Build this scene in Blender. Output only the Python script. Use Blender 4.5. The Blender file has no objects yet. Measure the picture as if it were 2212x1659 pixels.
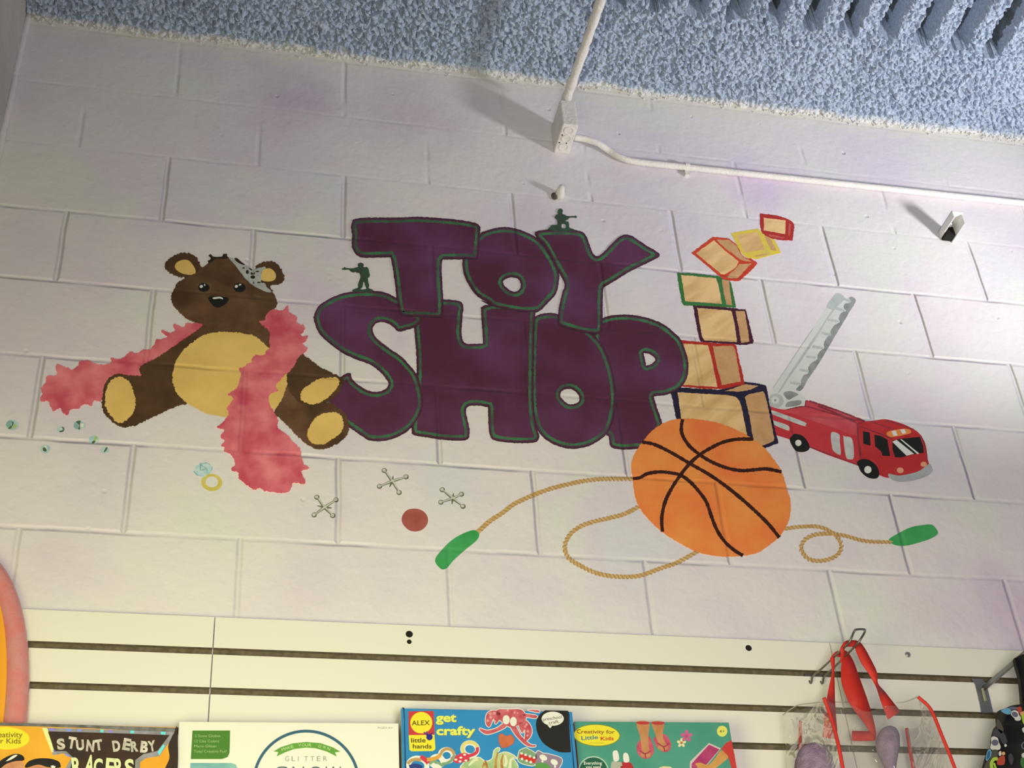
import bpy, bmesh, math, random
import numpy as np
from mathutils import Vector, Matrix, geometry
random.seed(7); np.random.seed(7)
SC = bpy.context.scene
COL = SC.collection

# ------------------------------------------------------------------ camera
F = 3117.1355                      # focal length in pixels of a 2212 x 1659 frame
Z0 = 4.39                          # height of the wall head (top block course)
CAM = Vector((0.12476, -2.43414, Z0 - 2.89073))
RW = Matrix(((0.97540042, -0.21055072, -0.06528719),      # right
             (0.07624961, 0.60013644, -0.79625514),       # down
             (0.20683331, 0.77168948, 0.60142775)))       # forward
cd = bpy.data.cameras.new('camera'); cam = bpy.data.objects.new('camera', cd); COL.objects.link(cam)
cd.sensor_width = 36.0; cd.lens = F / 2212 * 36.0; cd.clip_start = 0.05
r, d, f = RW[0], RW[1], RW[2]
cam.matrix_world = Matrix(((r[0], -d[0], -f[0], CAM[0]), (r[1], -d[1], -f[1], CAM[1]), (r[2], -d[2], -f[2], CAM[2]), (0, 0, 0, 1)))
SC.camera = cam

# ------------------------------------------------------------------ light and exposure
SC.view_settings.view_transform = 'Standard'; SC.view_settings.look = 'None'
SC.view_settings.gamma = 1.0; SC.view_settings.use_curve_mapping = False
SC.view_settings.exposure = 0.10
W = bpy.data.worlds.new('world'); SC.world = W; W.use_nodes = True
W.node_tree.nodes['Background'].inputs[0].default_value = (0.92, 0.86, 1.0, 1)
W.node_tree.nodes['Background'].inputs[1].default_value = 0.20

def spot(name, loc, target, radius, power, color, angle):
    l = bpy.data.lights.new(name, 'SPOT'); l.shadow_soft_size = radius; l.energy = power; l.color = color
    l.spot_size = math.radians(angle); l.spot_blend = 1.0
    o = bpy.data.objects.new(name, l); COL.objects.link(o); o.location = loc
    o.rotation_euler = (Vector(target) - Vector(loc)).to_track_quat('-Z', 'Y').to_euler()
    return o
# a cool display spot low on the right throws its beam up along the wall; warm shop lighting comes from the room
spot('display_spot', (2.713, -0.845, Z0 - 1.327), (1.10, 0.0, Z0 + 0.80), 0.12, 116, (1.0, 0.985, 1.0), 86)
spot('shop_lamp', (0.35, -2.6, Z0 - 2.9), (1.15, 0.0, Z0 - 2.5), 0.3, 190, (1.0, 0.945, 0.88), 118)
spot('shelf_lamp', (-0.1, -1.6, Z0 - 2.6), (0.4, 0.0, Z0 - 2.2), 0.3, 66, (1.0, 0.985, 0.36), 122)

# ------------------------------------------------------------------ pixel rays -> places in the room
def ray(u, v):
    return (RW[0] * ((u - 1106) / F) + RW[1] * ((v - 829.5) / F) + RW[2])
def on_plane(u, v, p0, n):
    dd = ray(u, v); t = (Vector(p0) - CAM).dot(n) / dd.dot(n)
    return CAM + dd * t
def on_y(u, v, y=0.0): return on_plane(u, v, Vector((0, y, 0)), Vector((0, 1, 0)))
def on_z(u, v, z): return on_plane(u, v, Vector((0, 0, z)), Vector((0, 0, 1)))
WALL = (Vector((0, 0, 0)), Vector((0, -1, 0)))
def Zm(x0, y0, s): return lambda pts: [(x0 + a / s, y0 + b / s) for a, b in pts]

# ------------------------------------------------------------------ objects
WPOS = {}
def thing(name, loc, label, cat, group=None):
    o = bpy.data.objects.new(name, None); COL.objects.link(o); o.empty_display_size = 0.03
    o.location = loc; WPOS[o.name] = Vector(loc); o['label'] = label; o['category'] = cat
    if group: o['group'] = group
    return o
def mesh(name, verts, faces, mat, parent=None, smooth=False, mats=None, mi=None):
    verts = [Vector(v) for v in verts]
    if parent is None:
        lo = Vector([min(v[i] for v in verts) for i in range(3)]); hi = Vector([max(v[i] for v in verts) for i in range(3)])
        org = Vector(((lo[0] + hi[0]) / 2, (lo[1] + hi[1]) / 2, lo[2]))
    else: org = WPOS[parent.name]
    me = bpy.data.meshes.new(name); me.from_pydata([tuple(v - org) for v in verts], [], faces); me.update()
    for m_ in (mats or [mat]): me.materials.append(m_)
    if mi is not None: me.polygons.foreach_set('material_index', mi)
    if smooth: me.polygons.foreach_set('use_smooth', [True] * len(me.polygons))
    o = bpy.data.objects.new(name, me); COL.objects.link(o); WPOS[o.name] = org
    if parent is None: o.location = org
    else: o.parent = parent
    return o
def tag(o, label, cat, group=None):
    o['label'] = label; o['category'] = cat
    if group: o['group'] = group
    return o
def struct(o): o['kind'] = 'structure'; return o

# ------------------------------------------------------------------ outlines
def smooth_loop(pts, n=6, closed=True):
    P = [Vector((p[0], p[1])) for p in pts]; out = []; N = len(P)
    rng = range(N if closed else N - 1)
    for i in rng:
        if closed: a, b, c, e = P[i - 1], P[i], P[(i + 1) % N], P[(i + 2) % N]
        else: a, b, c, e = P[max(i - 1, 0)], P[i], P[i + 1], P[min(i + 2, N - 1)]
        if (c - b).length < 1e-6: continue
        k = max(2, min(n, int((c - b).length / 2.5) + 1))
        for j in range(k):
            t = j / k
            out.append(0.5 * ((2 * b) + (c - a) * t + (2 * a - 5 * b + 4 * c - e) * t * t + (3 * b - a - 3 * c + e) * t ** 3))
    if not closed: out.append(P[-1])
    return out
def resample(L, step, closed=True):
    L = list(L); Q = L + [L[0]] if closed else L
    out = []; acc = 0.0
    for a, b in zip(Q, Q[1:]):
        dl = (b - a).length
        if dl < 1e-9: continue
        while acc < dl:
            out.append(a + (b - a) * (acc / dl)); acc += step
        acc -= dl
    if not closed: out.append(Q[-1])
    return out
def area2(L): return sum(a[0] * b[1] - b[0] * a[1] for a, b in zip(L, L[1:] + L[:1])) / 2
def normals(L):
    s = 1 if area2(L) > 0 else -1
    out = []
    for i in range(len(L)):
        t = L[(i + 1) % len(L)] - L[i - 1]
        n = Vector((t[1], -t[0])) * s
        out.append(n.normalized() if n.length > 1e-9 else Vector((0, 0)))
    return out                                        # outward
def fuzzy(L, amp, step):
    L = resample(L, step); N = normals(L); w = 0.0; out = []
    for p, n in zip(L, N):
        w = 0.35 * w + random.uniform(-1, 1) * amp
        out.append(p + n * w)
    return out
def inset(L, dist):
    L = resample(L, 2.0); N = normals(L)
    A = np.array([(p[0], p[1]) for p in L]); out = []
    for p, n in zip(L, N):
        q = p - n * dist
        if np.min((A[:, 0] - q[0]) ** 2 + (A[:, 1] - q[1]) ** 2) >= (abs(dist) * 0.93) ** 2: out.append(q)
    return out
def ellipse(cx, cy, rx, ry, rot=0, n=28):
    c, s = math.cos(rot), math.sin(rot)
    return [(cx + rx * math.cos(a) * c - ry * math.sin(a) * s, cy + rx * math.cos(a) * s + ry * math.sin(a) * c)
            for a in [2 * math.pi * k / n for k in range(n)]]
def ribbon(pts, w, closed=False, smooth=True, jit=0.0, taper=None):
    L = smooth_loop(pts, 8, closed) if smooth else [Vector((p[0], p[1])) for p in pts]
    L = resample(L, 2.0, closed)
    N = len(L); a, b = [], []
    for i, p in enumerate(L):
        t = (L[(i + 1) % N] - L[i - 1]) if closed else (L[min(i + 1, N - 1)] - L[max(i - 1, 0)])
        if t.length < 1e-9: t = Vector((1, 0))
        n = Vector((-t[1], t[0])).normalized()
        ww = w / 2 * (1 + random.uniform(-jit, jit))
        if taper: ww *= taper[0] + (taper[1] - taper[0]) * i / max(N - 1, 1)
        a.append(p + n * ww); b.append(p - n * ww)
    return a, b, closed
T = 0.00008
def paint(name, shapes, mat, layer, parent=None, plane=WALL, sm=True, fuzz=0, fstep=1.6, strokes=(), base=None):
    """flat coloured shapes on a plane: shapes = list of outlines or (outline, [holes]); strokes = list of ribbons"""
    p0, n = plane; hi = p0 + n * (T * (layer + 1)); lo = p0 + n * (T * (base if base is not None else 0))
    V, Fc = [], []
    def put(loops):
        start = len(V); polys = []
        for L in loops:
            polys.append([Vector((p[0], p[1], 0)) for p in L])
        idx = 0; flat = [p for L in polys for p in L]
        hp = [on_plane(p[0], p[1], hi, n) for p in flat]
        m = len(hp)
        V.extend(hp); V.extend([q + (lo - hi) for q in hp])
        for t in geometry.tessellate_polygon(polys):
            a, b, c = (hp[i] for i in t)
            if (b - a).cross(c - a).dot(n) < 0: t = (t[0], t[2], t[1])
            Fc.append(tuple(start + i for i in t))
        for L in polys:
            k = len(L)
            for i in range(k):
                a, b = start + idx + i, start + idx + (i + 1) % k
                Fc.append((a, b, b + m, a + m))
            idx += k
    for s in shapes:
        if isinstance(s, tuple) and len(s) == 2 and isinstance(s[1], list) and isinstance(s[0], list): outer, holes = s
        else: outer, holes = s, []
        loops = []
        for L in [outer] + holes:
            Q = smooth_loop(L) if sm else [Vector((p[0], p[1])) for p in L]
            if fuzz: Q = fuzzy(Q, fuzz, fstep)
            loops.append(Q)
        put(loops)
    for ns, (a, b, closed) in enumerate(strokes):
        N = len(a); start = len(V)
        drift = lambda i: hi + n * (T * (0.12 * (ns % 5) + 0.4 * i / N))            # a brush stroke laps over its own start
        pa = [on_plane(p[0], p[1], drift(i), n) for i, p in enumerate(a)]; pb = [on_plane(p[0], p[1], drift(i), n) for i, p in enumerate(b)]
        V.extend(pa); V.extend(pb); V.extend([q + (lo - hi) for q in pa]); V.extend([q + (lo - hi) for q in pb])
        for i in range(N if closed else N - 1):
            j = (i + 1) % N
            q = (start + i, start + j, start + N + j, start + N + i)
            if (V[q[1]] - V[q[0]]).cross(V[q[2]] - V[q[0]]).dot(n) < 0: q = q[::-1]
            Fc.append(q)
            Fc.append((start + i, start + 2 * N + i, start + 2 * N + j, start + j)); Fc.append((start + N + i, start + N + j, start + 3 * N + j, start + 3 * N + i))
    return mesh(name, V, Fc, mat, parent)
def wall_pt(u, v): return on_y(u, v, 0.0)

# ------------------------------------------------------------------ solids
def tube_geo(pts, rad, seg=10, cap=True, noise=0.0, rads=None):
    P = [Vector(p) for p in pts]; V, Fc = [], []
    up = None
    for i, p in enumerate(P):
        t = (P[min(i + 1, len(P) - 1)] - P[max(i - 1, 0)]).normalized()
        if up is None: up = t.orthogonal().normalized()
        up = (up - t * up.dot(t)).normalized(); s = t.cross(up)
        rr = rads[i] if rads else rad
        for k in range(seg):
            a = 2 * math.pi * k / seg; q = rr * (1 + random.uniform(-noise, noise))
            V.append(p + up * (math.cos(a) * q) + s * (math.sin(a) * q))
    for i in range(len(P) - 1):
        for k in range(seg):
            a, b = i * seg + k, i * seg + (k + 1) % seg
            Fc.append((a, b, b + seg, a + seg))
    if cap:
        Fc.append(tuple(range(seg))[::-1]); Fc.append(tuple(range((len(P) - 1) * seg, len(P) * seg)))
    return V, Fc
def curve3(pts, n=8):
    P = [Vector(p) for p in pts]; out = []
    for i in range(len(P) - 1):
        a, b, c, e = P[max(i - 1, 0)], P[i], P[i + 1], P[min(i + 2, len(P) - 1)]
        for j in range(n):
            t = j / n
            out.append(0.5 * ((2 * b) + (c - a) * t + (2 * a - 5 * b + 4 * c - e) * t * t + (3 * b - a - 3 * c + e) * t ** 3))
    out.append(P[-1]); return out
def box_geo(o, ex, ey, ez):
    o = Vector(o); V = [o + ex * i + ey * j + ez * k for k in (0, 1) for j in (0, 1) for i in (0, 1)]
    Fc = [(0, 2, 3, 1), (4, 5, 7, 6), (0, 1, 5, 4), (2, 6, 7, 3), (0, 4, 6, 2), (1, 3, 7, 5)]
    if ex.cross(ey).dot(ez) < 0: Fc = [q[::-1] for q in Fc]
    return V, Fc
def join(*geos):
    V, Fc = [], []
    for v, fc in geos:
        k = len(V); V += list(v); Fc += [tuple(i + k for i in q) for q in fc]
    return V, Fc
def bevel(o, w, seg=2):
    m = o.modifiers.new('bevel', 'BEVEL'); m.width = w; m.segments = seg; m.limit_method = 'ANGLE'; return o
def sphere_geo(c, rx, ry, rz, nu=20, nv=12):
    c = Vector(c); V = [c + Vector((0, 0, rz))]; Fc = []
    for j in range(1, nv):
        th = math.pi * j / nv
        for i in range(nu):
            ph = 2 * math.pi * i / nu
            V.append(c + Vector((rx * math.sin(th) * math.cos(ph), ry * math.sin(th) * math.sin(ph), rz * math.cos(th))))
    V.append(c - Vector((0, 0, rz))); e = len(V) - 1
    for i in range(nu):
        Fc.append((0, 1 + i, 1 + (i + 1) % nu)); b = 1 + (nv - 2) * nu; Fc.append((e, b + (i + 1) % nu, b + i))
    for j in range(nv - 2):
        for i in range(nu):
            a = 1 + j * nu + i; b = 1 + j * nu + (i + 1) % nu
            Fc.append((a, a + nu, b + nu, b))
    return V, Fc

# ------------------------------------------------------------------ lettering
_tc = {}
def text_geo(s, bold=0.0, space=1.0, shear=0.0):
    key = (s, bold, space, shear)
    if key in _tc: return _tc[key]
    c = bpy.data.curves.new('lettering', 'FONT'); c.body = s; c.size = 1.0; c.offset = bold; c.space_character = space; c.shear = shear
    c.resolution_u = 4
    o = bpy.data.objects.new('lettering', c); COL.objects.link(o)
    dg = bpy.context.evaluated_depsgraph_get(); me = bpy.data.meshes.new_from_object(o.evaluated_get(dg))
    V = [(v.co.x, v.co.y) for v in me.vertices]; Fc = [tuple(p.vertices) for p in me.polygons]
    bpy.data.objects.remove(o); bpy.data.curves.remove(c); bpy.data.meshes.remove(me)
    _tc[key] = (V, Fc); return V, Fc
def lettering(name, items, mat, layer, parent, plane):
    """items: (string, baseline-left px, baseline-right px, letter height px[, bold])"""
    p0, n = plane; hi = p0 + n * (T * (layer + 1)); V, Fc = [], []
    for it in items:
        s, bl, br, h = it[:4]; bold = it[4] if len(it) > 4 else 0.0
        tv, tf = text_geo(s, bold)
        xs = [v[0] for v in tv]; x0, x1 = min(xs), max(xs); capt = 0.729 + 2 * bold if any(ch.isupper() or ch in 'lthdkbf0123456789' for ch in s) else 0.54
        ex = Vector((br[0] - bl[0], br[1] - bl[1])); up = Vector((ex[1], -ex[0])).normalized() * h
        k = len(V)
        for a, b in tv:
            q = Vector(bl) + ex * ((a - x0) / (x1 - x0)) + up * (b / capt)
            V.append(on_plane(q[0], q[1], hi, n))
        for q in tf:
            if (V[k + q[1]] - V[k + q[0]]).cross(V[k + q[2]] - V[k + q[0]]).dot(n) < 0: q = q[::-1]
            Fc.append(tuple(k + i for i in q))
    return mesh(name, V, Fc, mat, parent)

# ------------------------------------------------------------------ materials
def nn(nt, t, **kw):
    n = nt.nodes.new(t)
    for k, v in kw.items(): setattr(n, k, v)
    return n
BW, BH = 0.4064, 0.2032
def relief_group():
    g = bpy.data.node_groups.new('block_relief', 'ShaderNodeTree')
    g.interface.new_socket('Height', in_out='OUTPUT', socket_type='NodeSocketFloat')
    out = g.nodes.new('NodeGroupOutput'); L = g.links.new
    geo = nn(g, 'ShaderNodeNewGeometry'); sep = nn(g, 'ShaderNodeSeparateXYZ')
    wob = nn(g, 'ShaderNodeTexNoise'); wob.inputs['Scale'].default_value = 9; wob.inputs['Detail'].default_value = 2
    L(geo.outputs['Position'], wob.inputs['Vector'])
    wm = nn(g, 'ShaderNodeVectorMath', operation='MULTIPLY_ADD'); wm.inputs[1].default_value = (0.006,) * 3
    L(wob.outputs['Color'], wm.inputs[0])
    ofs = nn(g, 'ShaderNodeVectorMath', operation='ADD'); ofs.inputs[1].default_value = (-0.003, -0.003, -0.003)
    L(geo.outputs['Position'], ofs.inputs[0]); L(ofs.outputs[0], wm.inputs[2]); L(wm.outputs[0], sep.inputs[0])
    def M(op, a, b=None, c=None):
        m = nn(g, 'ShaderNodeMath', operation=op)
        for i, x in enumerate((a, b, c)):
            if x is None: continue
            if isinstance(x, (int, float)): m.inputs[i].default_value = x
            else: L(x, m.inputs[i])
        return m.outputs[0]
    row = M('DIVIDE', M('SUBTRACT', Z0, sep.outputs['Z']), BH)
    ri = M('FLOOR', row); fr = M('FRACT', row)
    odd = M('MODULO', ri, 2.0)
    off = M('ADD', M('MULTIPLY', odd, BW / 2), M('ADD', M('MULTIPLY', M('COMPARE', ri, 7.0, 0.1), 0.009), M('MULTIPLY', M('COMPARE', ri, 6.0, 0.1), -0.006)))
    u = M('FRACT', M('DIVIDE', M('SUBTRACT', M('ADD', sep.outputs['X'], 40 * BW), off), BW))
    du = M('MULTIPLY', M('MINIMUM', u, M('SUBTRACT', 1.0, u)), BW)
    dv = M('MULTIPLY', M('MINIMUM', fr, M('SUBTRACT', 1.0, fr)), BH)
    def sstep(x, a, b, lo=0.0, hi=1.0):
        m = nn(g, 'ShaderNodeMapRange', interpolation_type='SMOOTHSTEP')
        m.inputs[1].default_value = a; m.inputs[2].default_value = b; m.inputs[3].default_value = lo; m.inputs[4].default_value = hi
        L(x, m.inputs[0]); return m.outputs[0]
    pn = nn(g, 'ShaderNodeTexNoise'); pn.inputs['Scale'].default_value = 5; L(geo.outputs['Position'], pn.inputs['Vector'])
    patch = sstep(pn.outputs[0], 0.42, 0.62, 0.35, 1.0)
    gv = M('MULTIPLY', M('SUBTRACT', 1.0, sstep(du, 0.0005, 0.0085)), M('MULTIPLY', sstep(row, 1.8, 2.2, 0.0, 1.0), sstep(row, 6.0, 7.5, 1.0, 0.55)))
    gv = M('ADD', gv, M('MULTIPLY', M('MULTIPLY', M('SUBTRACT', 1.0, sstep(du, 0.0005, 0.0085)), sstep(row, 1.8, 2.2, 0.45, 0.0)), sstep(pn.outputs[0], 0.45, 0.56)))
    gh = M('MULTIPLY', M('SUBTRACT', 1.0, sstep(dv, 0.0005, 0.0075)), M('MULTIPLY', sstep(row, 2.3, 2.8, 0.16, 0.75), M('MULTIPLY', patch, sstep(row, 6.0, 7.5, 1.0, 0.7))))
    gr = M('MAXIMUM', gv, M('MULTIPLY', gh, 0.8))
    n1 = nn(g, 'ShaderNodeTexNoise'); n1.inputs['Scale'].default_value = 55; n1.inputs['Detail'].default_value = 4; L(geo.outputs['Position'], n1.inputs['Vector'])
    n2 = nn(g, 'ShaderNodeTexNoise'); n2.inputs['Scale'].default_value = 14; n2.inputs['Detail'].default_value = 3; L(geo.outputs['Position'], n2.inputs['Vector'])
    vo = nn(g, 'ShaderNodeTexVoronoi'); vo.inputs['Scale'].default_value = 22; L(geo.outputs['Position'], vo.inputs['Vector'])
    pit = M('SUBTRACT', 1.0, sstep(vo.outputs['Distance'], 0.05, 0.16))
    pit = M('MULTIPLY', pit, sstep(n2.outputs[0], 0.58, 0.66))
    h = M('ADD', M('SUBTRACT', 1.0, gr), M('ADD', M('MULTIPLY', n1.outputs[0], 0.24), M('ADD', M('MULTIPLY', n2.outputs[0], 0.35), M('MULTIPLY', pit, -0.35))))
    L(h, out.inputs[0])
    return g
RELIEF = relief_group()
MATS = {}
def mat(name, c1, c2=None, scale=25, rough=0.6, relief=False, lo=0.35, hi=0.65, detail=3, stretch=(1, 1, 1), metal=0.0, bump=0.0, bscale=200, spec=0.3, coat=0.0, rot=0.0):
    m = bpy.data.materials.new(name); m.use_nodes = True; nt = m.node_tree; b = nt.nodes['Principled BSDF']; L = nt.links.new
    b.inputs['Roughness'].default_value = rough; b.inputs['Metallic'].default_value = metal
    b.inputs['Specular IOR Level'].default_value = spec; b.inputs['Coat Weight'].default_value = coat
    b.inputs['Base Color'].default_value = (*c1, 1)
    geo = nn(nt, 'ShaderNodeNewGeometry')
    if c2:
        mp = nn(nt, 'ShaderNodeMapping'); mp.inputs['Scale'].default_value = stretch; mp.inputs['Rotation'].default_value = (0, rot, 0); mp.vector_type = 'TEXTURE' if rot else 'POINT'; L(geo.outputs['Position'], mp.inputs[0])
        n = nn(nt, 'ShaderNodeTexNoise'); n.inputs['Scale'].default_value = scale; n.inputs['Detail'].default_value = detail; L(mp.outputs[0], n.inputs['Vector'])
        r = nn(nt, 'ShaderNodeValToRGB'); r.color_ramp.elements[0].position = lo; r.color_ramp.elements[1].position = hi
        r.color_ramp.elements[0].color = (*c1, 1); r.color_ramp.elements[1].color = (*c2, 1)
        L(n.outputs[0], r.inputs[0]); L(r.outputs[0], b.inputs['Base Color'])
    if relief:
        g = nn(nt, 'ShaderNodeGroup'); g.node_tree = RELIEF
        bp = nn(nt, 'ShaderNodeBump'); bp.inputs['Distance'].default_value = relief if relief is not True else 0.003; bp.inputs['Strength'].default_value = 1.0
        L(g.outputs[0], bp.inputs['Height']); L(bp.outputs[0], b.inputs['Normal'])
    elif bump:
        n = nn(nt, 'ShaderNodeTexNoise'); n.inputs['Scale'].default_value = bscale; n.inputs['Detail'].default_value = 3; L(geo.outputs['Position'], n.inputs['Vector'])
        bp = nn(nt, 'ShaderNodeBump'); bp.inputs['Distance'].default_value = bump; L(n.outputs[0], bp.inputs['Height']); L(bp.outputs[0], b.inputs['Normal'])
    MATS[name] = m; return m
def pm(name, c1, c2=None, **kw):
    kw.setdefault('rough', 0.55); kw.setdefault('relief', True); return mat(name, c1, c2, **kw)
# ------------------------------------------------------------------ painted block wall
def wall_material():
    m = pm('wall_paint', (0.785, 0.742, 0.755), rough=0.5, relief=0.0055); nt = m.node_tree; L = nt.links.new; b = nt.nodes['Principled BSDF']
    geo = nn(nt, 'ShaderNodeNewGeometry'); col = None
    def mix(fac, c, prev):
        x = nn(nt, 'ShaderNodeMix', data_type='RGBA'); L(fac, x.inputs[0]); x.inputs[7].default_value = (*c, 1)
        if prev is None: x.inputs[6].default_value = (0.785, 0.742, 0.755, 1)
        else: L(prev, x.inputs[6])
        return x.outputs[2]
    def clouds(scale, lo, hi, top, c, prev, shift):
        mp = nn(nt, 'ShaderNodeMapping'); mp.inputs['Location'].default_value = shift; L(geo.outputs['Position'], mp.inputs[0])
        n = nn(nt, 'ShaderNodeTexNoise'); n.inputs['Scale'].default_value = scale; n.inputs['Detail'].default_value = 4; n.inputs['Roughness'].default_value = 0.55
        L(mp.outputs[0], n.inputs['Vector'])
        r = nn(nt, 'ShaderNodeMapRange', interpolation_type='SMOOTHSTEP'); r.inputs[1].default_value = lo; r.inputs[2].default_value = hi; r.inputs[3].default_value = 0; r.inputs[4].default_value = top
        L(n.outputs[0], r.inputs[0]); return mix(r.outputs[0], c, prev)
    col = clouds(2.2, 0.40, 0.66, 0.85, (0.70, 0.635, 0.73), col, (0, 0, 0))      # lavender wash
    col = clouds(3.6, 0.52, 0.70, 0.75, (0.735, 0.765, 0.69), col, (7, 3, 1))       # greenish wash
    col = clouds(3.2, 0.55, 0.72, 0.6, (0.68, 0.725, 0.775), col, (3, 9, 4))        # bluish wash
    col = clouds(4.0, 0.55, 0.80, 0.5, (0.80, 0.74, 0.68), col, (13, 2, 8))       # warm wash
    # sponged purple patches, each at its own place on the wall
    for u, v, rad, top, c in ((640, 215, .19, .7, (0.56, 0.45, 0.63)), (560, 110, .12, .5, (0.60, 0.47, 0.64)), (900, 240, .22, .6, (0.60, 0.50, 0.64)), (1180, 480, .12, .3, (0.6, 0.5, 0.66)),
                             (1640, 395, .16, .6, (0.66, 0.52, 0.78)), (2190, 1330, .22, .6, (0.60, 0.45, 0.66)), (1960, 850, .13, .35, (0.76, 0.60, 0.72)), (2010, 1290, .15, .35, (0.7, .58, .7)),
                             (330, 800, .2, .25, (0.66, 0.56, 0.70)), (660, 640, .12, .35, (0.66, 0.54, 0.70)), (150, 1200, .15, .2, (0.64, .56, .7)), (860, 735, .06, .5, (0.68, 0.56, 0.76)), (60, 500, .12, .3, (.6, .56, .7)), (1300, 620, .1, .3, (.66, .56, .76))):
        p = wall_pt(u, v)
        dd = nn(nt, 'ShaderNodeVectorMath', operation='DISTANCE'); dd.inputs[1].default_value = p
        wn = nn(nt, 'ShaderNodeTexNoise'); wn.inputs['Scale'].default_value = 9; wn.inputs['Detail'].default_value = 4; L(geo.outputs['Position'], wn.inputs['Vector'])
        wa = nn(nt, 'ShaderNodeVectorMath', operation='MULTIPLY_ADD'); wa.inputs[1].default_value = (rad * 1.2,) * 3; L(wn.outputs['Color'], wa.inputs[0])
        sh = nn(nt, 'ShaderNodeVectorMath', operation='SUBTRACT'); sh.inputs[1].default_value = (rad * .6,) * 3; L(geo.outputs['Position'], sh.inputs[0])
        L(sh.outputs[0], wa.inputs[2]); L(wa.outputs[0], dd.inputs[0])
        r = nn(nt, 'ShaderNodeMapRange', interpolation_type='SMOOTHSTEP'); r.inputs[1].default_value = 0; r.inputs[2].default_value = rad; r.inputs[3].default_value = top; r.inputs[4].default_value = 0
        L(dd.outputs['Value'], r.inputs[0]); col = mix(r.outputs[0], c, col)
    # bare cream band just under the sprayed ceiling
    sep = nn(nt, 'ShaderNodeSeparateXYZ'); wn = nn(nt, 'ShaderNodeTexNoise'); wn.inputs['Scale'].default_value = 12; wn.inputs['Detail'].default_value = 4; L(geo.outputs['Position'], wn.inputs['Vector'])
    L(geo.outputs['Position'], sep.inputs[0])
    ad = nn(nt, 'ShaderNodeMath', operation='MULTIPLY_ADD'); ad.inputs[1].default_value = 0.10; L(wn.outputs[0], ad.inputs[0]); L(sep.outputs['Z'], ad.inputs[2])
    r = nn(nt, 'ShaderNodeMapRange', interpolation_type='SMOOTHSTEP'); r.inputs[1].default_value = Z0 - 0.02; r.inputs[2].default_value = Z0 + 0.065; r.inputs[3].default_value = 0; r.inputs[4].default_value = 0.8
    L(ad.outputs[0], r.inputs[0]); col = mix(r.outputs[0], (0.80, 0.77, 0.68), col)
    L(col, b.inputs['Base Color']); return m
WALLM = wall_material()
XL, XR = -0.372, 3.4
V, Fc = box_geo((XL, 0, 0), Vector((XR - XL, 0, 0)), Vector((0, 0.19, 0)), Vector((0, 0, Z0 + 0.12)))
wall_back = struct(mesh('wall_back', V, Fc, WALLM))
sidem = mat('side_wall_paint', (0.50, 0.48, 0.45), (0.58, 0.56, 0.53), scale=4, rough=0.7, bump=0.003, bscale=40)
V, Fc = box_geo((XL - 0.19, -2.9, 0), Vector((0.19, 0, 0)), Vector((0, 2.9 + 0.19, 0)), Vector((0, 0, Z0 + 0.12)))
struct(mesh('wall_left', V, Fc, sidem))
# caulk bead that fills the inside corner
P = []
for k in range(60):
    P.append(Vector((XL + 0.004 + random.uniform(-.0015, .0015), -0.006, Z0 - 1.65 + 1.68 * k / 59)))
V, Fc = tube_geo(P, 0.0085, 8, noise=0.12)
struct(mesh('trim_1', V, Fc, WALLM, smooth=True))
floorm = mat('floor_tile', (0.33, 0.30, 0.26), (0.40, 0.37, 0.33), scale=6, rough=0.5)
V, Fc = box_geo((XL - 0.19, -3.2, -0.1), Vector((XR - XL + 0.19, 0, 0)), Vector((0, 3.39, 0)), Vector((0, 0, 0.1)))
struct(mesh('floor', V, Fc, floorm))

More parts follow.
